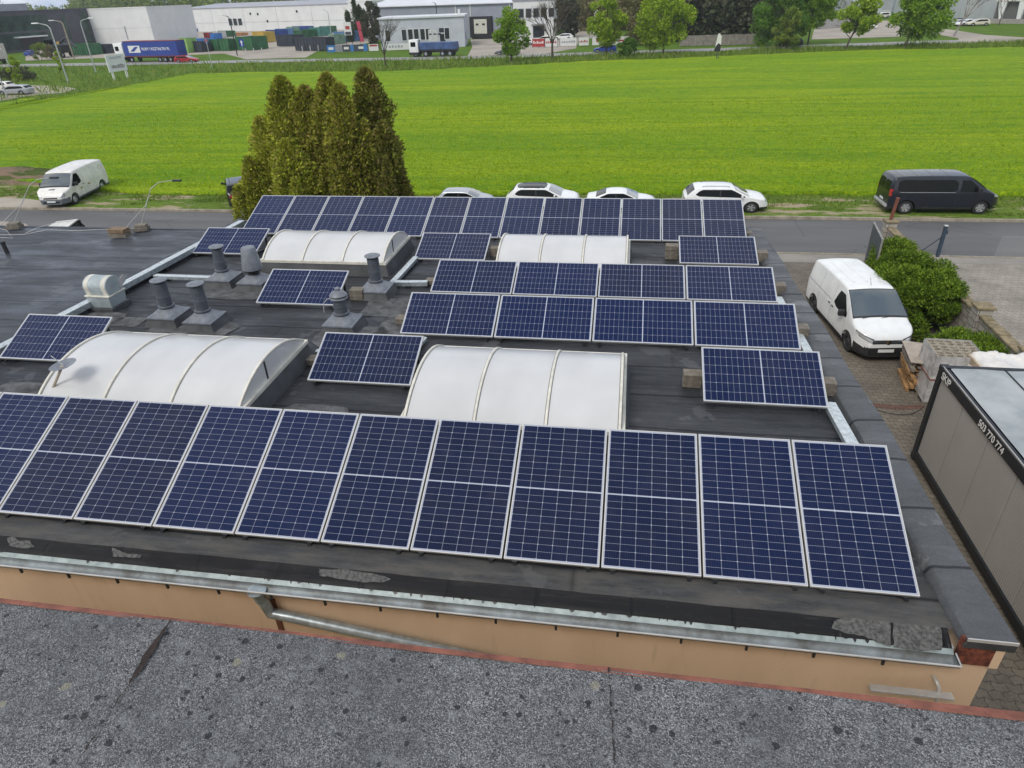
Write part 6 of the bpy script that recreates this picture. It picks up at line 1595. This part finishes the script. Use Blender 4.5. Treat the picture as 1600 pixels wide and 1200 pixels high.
MB().tube([(0, 0, 0), (0, 0, 2.4)], .05, 6).build('pole', LAMPM, t); o = MB().box(-.5, .5, -.03, .03, 1.4, 2.9).build('sign_plate', simple('sign_blue', (.01, .05, .30), .5), t); MB().add([(-.1, -.04, 1.6), (.1, -.04, 1.6), (.1, -.04, 2.2), (.3, -.04, 2.2), (0, -.04, 2.7), (-.3, -.04, 2.2), (-.1, -.04, 2.2)], [(0, 1, 2, 3, 4, 5, 6)]).build('arrow', BOARDW, o)
x, y = wp(266, 97); t = thing('marker_post', 'yellow post with a small blue sign in front of the blue trailer', 'post', (x, y, 0)); MB().tube([(0, 0, 0), (0, 0, 1.3)], .13, 8).build('post', simple('yellow_paint', (.5, .32, .02), .6), t); MB().tube([(0, 0, 1.3), (0, 0, 2.6)], .04, 6).build('pole', LAMPM, t); MB().box(-.35, .35, -.03, .03, 2.4, 2.7).build('sign_plate', BB_, t)

# ------------------------------------------------------------------ trucks
def truck_wheels(t, xs, w_, wr=.48, m=None):
    for x in xs:
        for sg in (1, -1):
            o = MB().lathe([(wr*.6, -.14), (wr*.95, -.14), (wr, -.08), (wr, .08), (wr*.95, .14), (wr*.6, .14)], n=20, axis='y', cap=False).build('wheel', RUBBER, t, angle=40); o.location = (x, sg*w_, wr)
            MB().lathe([(wr*.5, sg*.10), (wr*.38, sg*.05), (wr*.15, sg*.09)], n=16, axis='y').build('rim', m or GREYCL, o)
TB = simple('tarpaulin_blue', (.02, .05, .26), .5, 0, .12, .8)
a = Vector((*wp(203, 98), 0)); b = Vector((*wp(280, 99), 0))
t = thing('semi_trailer_truck', 'articulated truck with a long blue tarpaulin trailer and a white cab on the far road', 'truck', (a.x-.3, a.y+1.2, .05), R(-9))
MB().box(0, 13.2, -1.25, 1.25, 1.15, 3.75, bev=.04).build('trailer_body', TB, t); MB().box(0, 13.2, -1.27, 1.27, 3.73, 3.82).box(0, 13.2, -1.27, 1.27, 1.02, 1.16).build('trailer_frame', simple('red_brown_frame', (.2, .04, .035), .6), t)
MB().box(2.0, 12.8, -.5, .5, .75, 1.02).build('chassis', STEEL, t)
lg = MB().box(1.2, 4.1, -1.262, -1.252, 1.75, 3.0).build('trailer_emblem', HAZEW, t); MB().add([(1.5, -1.266, 1.95), (2.5, -1.266, 1.95), (3.8, -1.266, 2.8), (2.9, -1.266, 2.8)], [(0, 1, 2, 3)]).build('emblem_stripe', TB, lg)
text_mesh('trailer_lettering', 'RURY I KSZTAŁTKI PL', .72, HAZEW, t, axes((4.5, -1.262, 2.15), (1, 0, 0), (0, 0, 1), (0, -1, 0)), .004, .01)
MB().box(-2.6, -.35, -1.22, 1.22, .9, 3.5, bev=.15).build('cab', WHITE, t, angle=40); MB().box(-2.63, -2.55, -1.0, 1.0, 2.0, 3.0).build('windscreen', GLASSM, t); MB().box(-2.2, -1.3, -1.24, -1.2, 2.1, 2.9).build('door_window', GLASSM, t)
MB().box(-2.7, -.4, -1.2, 1.2, .4, .95, bev=.05).build('bumper', PLAST, t)
truck_wheels(t, (-1.9, 1.2, 8.3, 9.6, 10.9), 1.05)
# dump truck facing left
a = Vector((*wp(641, 90), 0)); t = thing('dump_truck', 'four axle dump truck with a white cab and blue tipper body facing left', 'truck', (a.x, a.y+1.2, .05), R(-4))
MB().box(.0, 1.75, -1.15, 1.15, .75, 2.85, bev=.14).build('cab', WHITE, t, angle=40); MB().box(.35, 1.3, -1.17, -1.13, 1.7, 2.45).build('door_window', GLASSM, t); MB().box(-.03, .04, -1.0, 1.0, 1.65, 2.55).build('windscreen', GLASSM, t)
MB().box(-.1, 1.7, -1.13, 1.13, .35, .8, bev=.05).build('bumper', PLAST, t); MB().box(1.7, 8.9, -.45, .45, .7, 1.1).build('chassis', STEEL, t)
MB().prism([(2.1, 1.25), (8.9, 1.25), (8.75, 2.35), (2.0, 2.35)], -1.15, 1.15, 'y').build('tipper_body', simple('tipper_blue', (.05, .10, .24), .5, 0, .3, 1), t)
for k in range(7): MB().box(2.4+k, 2.48+k, -1.19, -1.15, 1.25, 2.3).build('tipper_rib', MATS['tipper_blue'], t)
MB().box(2.2, 8.8, -1.1, 1.1, 1.02, 1.25).build('tipper_frame', STEEL, t); MB().tube([(1.95, -.6, .9), (1.9, -.6, 2.9)], .09, 8).build('exhaust', STEEL, t)
truck_wheels(t, (1.1, 3.1, 6.3, 7.7), .98, .50)
a = Vector((*wp(-20, 101), 0)); t = thing('box_truck', 'dusty white box truck cut by the left edge of the picture', 'truck', (a.x, a.y+.5, .05), R(-6))
MB().box(-4, 4.6, -1.2, 1.2, 1.0, 3.9, bev=.04).build('box_body', simple('dusty_white', (.56, .5, .45), .6, 0, .1, 1), t); MB().box(-3.5, 4.4, -.5, .5, .6, 1.0).build('chassis', STEEL, t); truck_wheels(t, (-2, 3.2), 1.0, .5)

# ------------------------------------------------------------------ far cars
def far_car(label, kind, m, px, py, rz, s=.98, group=None):
    x, y = wp(px, py); o = car('car', label, kind, m, None, detail=False, group=group); place(o, x, y, R(rz), .05, s); return o
far_car('red car driving on the far road behind the blue trailer', 'wagon', REDP, 293, 97.5, 0, 1.0)
far_car('small blue hatchback on the far road facing left', 'hatch', BLUEP, 945, 82, 180, 1.0)
far_car('grey car half hidden by the roadside tree near the loading yard', 'wagon', GREYC, 793, 86, 182, 1.0)
far_car('dark car behind the dense green tree on the far road', 'suv', BLACKC, 1232, 72.5, 180, 1.0)
far_car('white hatchback standing in the gravel parking yard', 'wagon', WHITE, 1352, 45, 178, 1.0)
far_car('white van like car deep in the parking yard', 'suv', OLDWHITE, 1376, 29, 200, 1.1)
far_car('silver wagon at the front of the left parking apron', 'wagon', SILVER, 26, 148, 186, .98)
far_car('pale car behind the silver wagon on the left apron', 'hatch', OLDWHITE, 2, 142, 186, .98)
far_car('dark blue car before the dark glass office', 'wagon', BLUEP, 51, 87, 100, 1.0)
far_car('white car parked at the door of the office wing', 'wagon', WHITE, 880, 62, 178, 1.0)
far_car('second white car behind the banners', 'hatch', OLDWHITE, 850, 66, 178, 1.0)
far_car('white car peeking out between leaves by the roadside tree', 'hatch', OLDWHITE, 820, 71, 182, 1.0)
for lab, k, m, px, py, rz in [('white car at the left end of the row at the grey hall', 'wagon', WHITE, 1466, 34.5, 215), ('blue grey car in the row at the grey hall', 'hatch', GREYC, 1473, 38, 215), ('dark car with a red glint in the row at the grey hall', 'wagon', BLACKC, 1490, 38, 205),
                       ('silver car in the row at the grey hall', 'hatch', SILVER, 1497, 40, 200), ('white car in the middle of the row at the grey hall', 'wagon', WHITE, 1508, 40, 205), ('cream car at the right end of the row at the grey hall', 'suv', CREAMC, 1527, 40.5, 182)]:
    far_car(lab, k, m, px, py, rz, 1.0, 'cars parked at the grey hall')

# ------------------------------------------------------------------ waste containers
SK = {'green': (.03, .13, .05), 'teal': (.07, .25, .20), 'blue': (.03, .08, .30), 'dark': (.035, .045, .06), 'yellow': (.50, .34, .06), 'lightblue': (.10, .22, .42), 'orange': (.45, .20, .07), 'white': (.55, .55, .53), 'lime': (.25, .45, .12), 'brightblue': (.04, .18, .50), 'red': (.4, .05, .04), 'palegreen': (.22, .36, .26)}
SKM = {k: simple('container_'+k, v, .6, 0, .25, .6) for k, v in SK.items()}; INS = simple('container_inside', (.16, .14, .12), .9)
def skip(label, px0, px1, py, hp, col, depth=2.3, rz=None):
    a = Vector((*wp(px0, py), 0)); b = Vector((*wp(px1, py), 0)); L_ = (b-a).length*.96; h = hp/F_PX*(a.dot(Vector((fw.x, fw.y, 0)))+CAM_H*math.sin(PITCH))*.92
    d = b-a; t = thing('waste_container', label, 'waste container', (a.x, a.y, .03), math.atan2(d.y, d.x) if rz is None else R(rz), 'waste containers standing in the far yard')
    m = SKM[col]; b_ = MB(); w_ = .08
    b_.prism([(.0, .15), (L_, .15), (L_, h), (0, h)], 0, w_, 'y'); b_.prism([(.0, .15), (L_, .15), (L_, h), (0, h)], depth-w_, depth, 'y'); b_.box(0, w_, w_, depth-w_, .15, h); b_.box(L_-w_, L_, w_, depth-w_, .15, h); b_.box(0, L_, 0, depth, .08, .149)
    b_.build('body', m, t); rb = MB(); n = max(3, int(L_/.8))
    for i in range(n+1): rb.box(L_*i/n-.05, L_*i/n+.05, -.09, 0, .12, h)
    rb.box(-.06, L_+.06, -.10, -.0, h-.001, h+.12); rb.build('ribs', m, t)
    MB().box(w_, L_-w_, w_, depth-w_, .16, h*.75).build('load', INS, t)
    return t
for a_ in [
 ('long dark blue grey container nearest the yard gate', 463, 513, 80, 20, 'dark', 3), ('dark container left of the long one', 434, 460, 73, 17, 'dark', 4), ('green container with a black end near the arrow sign', 372, 397, 79, 20, 'green', 5),
 ('yellow container beside the dark one', 397, 415, 67, 16, 'yellow', 4), ('blue container right of the yellow one', 418, 432, 62, 14, 'blue', 5), ('light blue container behind the dark container', 432, 446, 56, 10, 'lightblue', 4),
 ('pale green container in the middle rows', 449, 458, 52, 9, 'palegreen', 4), ('bright blue container in the middle rows', 458, 478, 51, 9, 'blue', 4), ('green container before the teal one', 460, 474, 59, 10, 'green', 4),
 ('teal container in the middle of the yard', 486, 501, 57, 13, 'teal', 5), ('dark green container left of the teal one', 474, 486, 58, 11, 'green', 4), ('small green container stacked near the lamp', 487, 499, 42, 8, 'green', 3), ('yellow container at the back of the yard', 499, 510, 41, 6, 'yellow', 3),
 ('deep blue container at the back right of the yard', 512, 524, 44, 9, 'blue', 5), ('dark blue container beside the cypresses', 524, 543, 43, 8, 'dark', 4), ('green container right of the teal one', 501, 513, 52, 10, 'green', 4), ('long blue container beside the white board', 524, 543, 66, 15, 'lightblue', 6), ('narrow green container end beside the long blue one', 516, 524, 70, 15, 'palegreen', 4),
 ('green container left of the arrow sign', 345, 360, 80, 17, 'green', 4), ('green container next to the road sign', 328, 344, 80, 17, 'green', 5), ('dark container behind the road sign', 292, 318, 82, 16, 'dark', 3), ('bright blue container above the dark one', 296, 325, 74, 12, 'brightblue', 3),
 ('lime green container behind the trailer end', 286, 296, 83, 22, 'lime', 3), ('orange container in the back rows', 262, 294, 61, 5, 'orange', 3), ('blue container in the back row at the left', 277, 292, 54, 6, 'blue', 3), ('blue container at the back beside the shed', 297, 306, 50, 5, 'blue', 3),
 ('white container behind the road sign', 334, 343, 60, 10, 'white', 3), ('green container in the back row', 343, 358, 58, 9, 'green', 3), ('orange container near the warehouse windows', 353, 378, 56, 4, 'orange', 3), ('teal container at the left behind the trailer', 249, 262, 60, 5, 'teal', 3),
 ('dark container behind the trailer roof', 221, 248, 64, 8, 'dark', 3), ('red container between the blue ones', 320, 330, 60, 8, 'red', 3), ('light blue container right of the red one', 330, 336, 62, 9, 'brightblue', 3),
 ('green container at the left before the glass office', 109, 140, 87, 17, 'green', 4), ('dark container right of the left green one', 143, 168, 84, 13, 'dark', 4)]:
    skip(*a_)
x, y = wp(97, 90); t = thing('grab_excavator', 'black material handler with an orange beacon before the glass office', 'excavator', (x, y, .03), R(-10))
MB().box(-3, 2.6, -1.3, 1.3, 1.0, 2.8, bev=.2).build('body', BLACKC, t); MB().box(-2.8, -1.2, -1.2, 0, 2.8, 3.9, bev=.15).build('cab', GLASSM, t); MB().tube([(0, 0, 2.6), (3.0, 0, 4.1), (5.2, 0, 2.0)], .25, 8).build('boom', BLACKC, t); MB().box(.2, .9, -.4, .3, 2.8, 3.3, bev=.1).build('beacon', SKM['yellow'], t); truck_wheels(t, (-2, 2), 1.2, .6)
# ================================================================== TREES
def lf(name, a, b, c, d=None, tr=.35): return leaf_mat(name, [a, b, c]+([d] if d else []), tr, .7, .12)
SPRING = lf('spring_leaf', (.16, .26, .02), (.32, .45, .03), (.46, .56, .06)); FRESH = lf('fresh_leaf', (.10, .20, .015), (.21, .35, .025), (.32, .45, .045)); DEEP = lf('deep_green_leaf', (.06, .14, .02), (.13, .25, .035), (.20, .33, .05))
OLIVE = lf('olive_leaf', (.11, .17, .03), (.21, .28, .045), (.32, .37, .07)); DARKN = lf('dark_needles', (.035, .05, .024), (.075, .095, .04), (.12, .12, .07), (.09, .075, .055), .15); BROWN = lf('budding_twigs', (.12, .11, .05), (.24, .23, .10), (.32, .28, .13)); CYP = lf('cypress_green', (.03, .055, .022), (.055, .09, .03), (.08, .11, .04), None, .15)
def twigs(b, q, p, d, l, r_, depth, spread=.55, n=3):
    e = p+d*l; b.tube([p, p.lerp(e, .5)+Vector((q.uniform(-1, 1), q.uniform(-1, 1), 0))*l*.04, e], r_, 5 if depth > 1 else 3, r_*.6, cap=False)
    if depth <= 0: return
    for k in range(n):
        a = Vector((q.gauss(0, 1), q.gauss(0, 1), q.gauss(0, .6))).normalized()
        nd = (d+a*spread*q.uniform(.7, 1.3)).normalized(); nd.z = max(nd.z, -.05)
        twigs(b, q, p.lerp(e, q.uniform(.55, 1.0)), nd.normalized(), l*q.uniform(.6, .82), r_*.6, depth-1, spread, n)
def tree(label, px, py, h, cw, m, seed, z0=None, shape='round', n=5200, leaf=.42, lean=(0, 0), nc=46, rc=None, tr=.16, squash=.8, xy=None, cat='tree', group='trees along the far road'):
    q = random.Random(seed); x, y = wp(px, py) if xy is None else xy
    t = thing('broadleaf_tree' if m not in (DARKN, CYP) else 'conifer_tree', label, cat, (x, y, 0), 0, group)
    z0 = h*.22 if z0 is None else z0; lx, ly = lean
    tb = MB(); tb.tube([(0, 0, -.2), (lx*.2, ly*.2, h*.2), (lx*.6, ly*.6, h*.5), (lx, ly, h*.8)], tr, 8, tr*.35)
    for k in range(7):
        a = q.uniform(0, 6.283); f_ = q.uniform(.22, .6); s = Vector((lx*f_*1.1, ly*f_*1.1, h*f_))
        twigs(tb, q, s, Vector((math.cos(a)*.8, math.sin(a)*.8, .75)).normalized(), h*.24, tr*.4, 2, .5, 2)
    tb.build('trunk', BARK, t)
    cl = crown_clumps(q, lx*.7, ly*.7, z0, h, cw/2, nc, rc or cw*.13, shape, squash)
    b = MB(); foliage(b, int(n*1.15), clump_sampler(cl, .3), leaf*.8, q, up=.15, asp=.75); b.build('crown', m, t)
    return t
tree('leafy green roadside tree beside the loading yard', 799, 98, 7.4, 6.2, FRESH, 21, n=6500, z0=1.6, leaf=.36)
tree('slender leafy tree above the blue hatchback', 947, 88, 8.6, 6.6, SPRING, 22, n=6800, z0=2.2, leaf=.38)
tree('broad bright green round tree left of the concrete fence', 1036, 86, 8.9, 9.2, SPRING, 23, n=11000, z0=1.7, nc=70, leaf=.40)
tree('dense round dark green bush by the field edge', 981, 90, 2.6, 3.4, DEEP, 24, z0=.3, n=4200, leaf=.26, nc=26, tr=.08, cat='bush', group=None)
tree('large deep green tree filling the gap right of the concrete fence', 1212, 74, 10.4, 10.5, DEEP, 25, z0=.6, n=11000, nc=70)
tree('small olive green tree in front of the dark car', 1228, 80, 5.9, 4.6, OLIVE, 26, z0=1.3, n=5000, leaf=.33, nc=36)
tree('broad green tree behind the small olive one', 1262, 70, 9.6, 7.5, FRESH, 27, z0=2.4, n=8000, nc=50)
tree('leaning fresh green tree before the gravel parking yard', 1320, 79, 7.3, 6.0, SPRING, 28, z0=2.8, lean=(2.0, 0), n=4800, nc=34)
tree('wide green tree leaning right, near the curved drive', 1411, 77, 8.2, 8.6, FRESH, 29, z0=2.0, lean=(2.2, 0), n=11000, nc=70)
tree('yellow green sapling by the dark bushes at the left', 31, 128, 3.6, 2.4, SPRING, 30, z0=.4, n=1800, leaf=.26, nc=18, tr=.06)
tree('thin yellow green young tree beside the tall lamp', 100, 113, 3.4, 1.8, SPRING, 31, z0=.4, n=1200, leaf=.24, nc=14, tr=.05)
tree('pale budding bush before the black machine', 66, 95, 4.2, 3.6, OLIVE, 32, z0=.5, n=1500, leaf=.25, nc=18, tr=.06)
tree('round grey green bush before the glass office', 82, 92, 2.6, 4.0, BROWN, 33, z0=.3, n=2200, leaf=.25, nc=18, tr=.06, cat='bush')
tree('pale green bush at the foot of the long warehouse', 445, 42, 3.6, 4.6, OLIVE, 34, z0=.3, n=2000, leaf=.4, nc=20, cat='bush', group=None)
for px, py, h, w_, lab in ((549, 66, 6.5, 2.0, 'shorter slim cypress left of the red flag'), (560, 62, 9.2, 2.2, 'tallest slim cypress behind the red flag'), (567, 60, 7.6, 2.2, 'slim cypress right of the tallest one'), (573, 60, 6.4, 2.4, 'low slim cypress beside the dark conifer')):
    tree(lab, px, py, h, w_, CYP, px, z0=.5, shape='cone', n=5200, leaf=.32, nc=80, rc=.5, tr=.1, squash=1.9, group='slim cypresses by the container yard')
tree('tall dark conifer at the left corner of the grey buildings', 587, 68, 8.6, 5.2, DARKN, 41, z0=.3, shape='cone2', n=5200, leaf=.45, nc=46, group=None)
tree('dark conifer hedge tree right of the office wing', 880, 60, 8.5, 4.4, DARKN, 42, z0=.2, shape='cone2', n=4500, leaf=.45, nc=46, group=None)
tree('dark conifer beside the lane', 892, 58, 8.0, 4.2, DARKN, 43, z0=.2, shape='cone2', n=4500, leaf=.45, nc=44, group=None)
tree('big dark tree on the far side of the lane', 918, 42, 12, 10, DARKN, 44, z0=.5, n=6000, leaf=.6, nc=50, group=None)
tree('brown budding tree between the two bright green ones', 992, 70, 9.5, 9.0, BROWN, 45, z0=1.0, n=7000, leaf=.45, nc=60, group=None)
# bare trees
def bare(label, px, py, h, seed, lean=(0, 0), m=None, r_=.17, depth=5, red=False):
    q = random.Random(seed); x, y = wp(px, py); t = thing('bare_tree', label, 'tree', (x, y, 0), 0, 'leafless trees along the far road')
    b = MB(); b.tube([(0, 0, -.2), (lean[0]*.3, 0, h*.28)], r_, 8, r_*.8)
    p = Vector((lean[0]*.3, 0, h*.26))
    for k in range(4):
        a = 6.28*k/4+q.uniform(-.4, .4)
        twigs(b, q, p, Vector((math.cos(a)*.45+lean[0]*.12, math.sin(a)*.45, .9)).normalized(), h*.30, r_*.55, depth, .42, 3)
    b.build('branches', m or BARK, t); return t
bare('leafless roadside tree in front of the low grey building', 603, 107, 7.4, 51, (.0, 0), r_=.15)
bare('tall leafless tree in front of the office wing', 863, 95, 9.2, 52, r_=.2)
bare('leaning birch with a patchy pale trunk before the grey hall', 1489, 57, 10.5, 53, (3.5, 0), simple('birch_bark', (.30, .28, .25), .9, 0, .6, 1.5, col2=(.06, .055, .05)), .2, 4)
bare('thin leafless sapling before the pillared building', 1560, 40, 6.5, 54, (.3, 0), r_=.1, depth=4)
# dark low shrubs
tree('low dark shrubs beside the left parking apron', 22, 126, 1.5, 9.0, DARKN, 61, z0=.1, n=2600, leaf=.3, nc=30, tr=.05, squash=.6, cat='shrub', group=None, rc=1.0)
# far woods: masses nobody could count
def wood(name, label, pts, h0, h1, depth, m, seed, n, leaf, cat='wood'):
    q = random.Random(seed); P = [Vector((*wp(*p), 0)) for p in pts]; cl = []
    for a, b in zip(P, P[1:]):
        L_ = (b-a).length; k = int(L_/3.2)+1
        for i in range(k):
            c = a.lerp(b, (i+q.random())/k)
            for j in range(3):
                hh = q.uniform(h0, h1); dd = q.uniform(0, depth)
                d_ = c.normalized()*dd
                for z in (.15, .4, .62, .85):
                    cl.append((Vector((c.x+d_.x+q.uniform(-1.5, 1.5), c.y+d_.y+q.uniform(-1.5, 1.5), hh*z*q.uniform(.9, 1.1))), q.uniform(1.6, 3.2)*(1.15-z*.5), 1.1))
    b_ = MB(); foliage(b_, n, clump_sampler(cl, .4), leaf, q, up=.2, asp=.8)
    # a dark undergrowth core so the mass is not see-through at its foot
    return stuff(b_.build(name, m), label, cat)
wood('conifer_wood', 'dark conifer wood behind the concrete fence', [(1052, 66), (1120, 64), (1205, 62)], 8.5, 13, 16, DARKN, 71, 26000, .8)
wood('budding_wood', 'brownish budding trees behind the bright roadside trees', [(915, 50), (980, 48), (1062, 50)], 10, 14, 16, BROWN, 72, 16000, .8)
wood('far_wood', 'green spring wood on the horizon behind the halls', [(120, 38), (240, 38), (330, 36), (600, 22)], 14, 20, 40, OLIVE, 73, 42000, 1.5)
wood('far_wood', 'dark trees on the skyline above the glass office', [(-160, 46), (-60, 45), (15, 44)], 13, 17, 20, DARKN, 74, 12000, 1.1)
wood('far_wood', 'pale green trees on the skyline near the left corner', [(25, 42), (60, 41), (120, 39)], 9, 13, 20, OLIVE, 75, 12000, 1.2)
wood('far_wood', 'green trees behind the parking yard at the upper right', [(1205, 34), (1300, 22), (1420, 14)], 9, 14, 20, FRESH, 76, 22000, 1.0)
wood('far_wood', 'green wood behind the logistics hall and the lane', [(600, 26), (760, 20), (905, 22), (960, 20)], 12, 17, 20, OLIVE, 77, 22000, 1.4)
wood('far_wood', 'trees on the horizon beyond the right hand halls', [(1380, 8), (1500, 2), (1700, -4)], 10, 15, 20, DEEP, 78, 16000, 1.5)
# weeds on the bank between the field and the far road
q = random.Random(81)
def bank(x, y): return True
b = MB()
for _ in range(26000):
    x = q.uniform(-125, 95); ye = lerp_tab(fedge, x); yr = lerp_tab(cen, x)-3.3
    if yr-ye < 1: continue
    y = ye+(yr-ye)*q.random()**1.3; s = q.uniform(.25, .7)*(1.0+.8*noise.noise(Vector((x*.12, y*.3, 0))))
    a = q.uniform(0, 6.28); b.add([(x-.12*s, y, .0), (x+.12*s, y, .0), (x+math.cos(a)*s*.6, y+math.sin(a)*s*.6, s)], [(0, 1, 2)])
stuff(b.build('bank_grass', GRASSL), 'tall uneven grass on the bank below the far road', 'grass')
# air: a thin even haze round the whole place
hz = MB().box(-420, 380, -40, 640, -1.2, 40).build('haze', MATS['asphalt']); hz['kind'] = 'stuff'; hz['label'] = 'thin pale haze in the air over the whole place'; hz['category'] = 'haze'
hm = bpy.data.materials.new('haze_air'); hm.use_nodes = True; hm.node_tree.nodes.clear()
vo = hm.node_tree.nodes.new('ShaderNodeVolumePrincipled'); oo = hm.node_tree.nodes.new('ShaderNodeOutputMaterial'); vo.inputs['Color'].default_value = (.85, .9, 1, 1); vo.inputs['Density'].default_value = .00022
hm.node_tree.links.new(vo.outputs[0], oo.inputs['Volume']); hz.data.materials.clear(); hz.data.materials.append(hm)
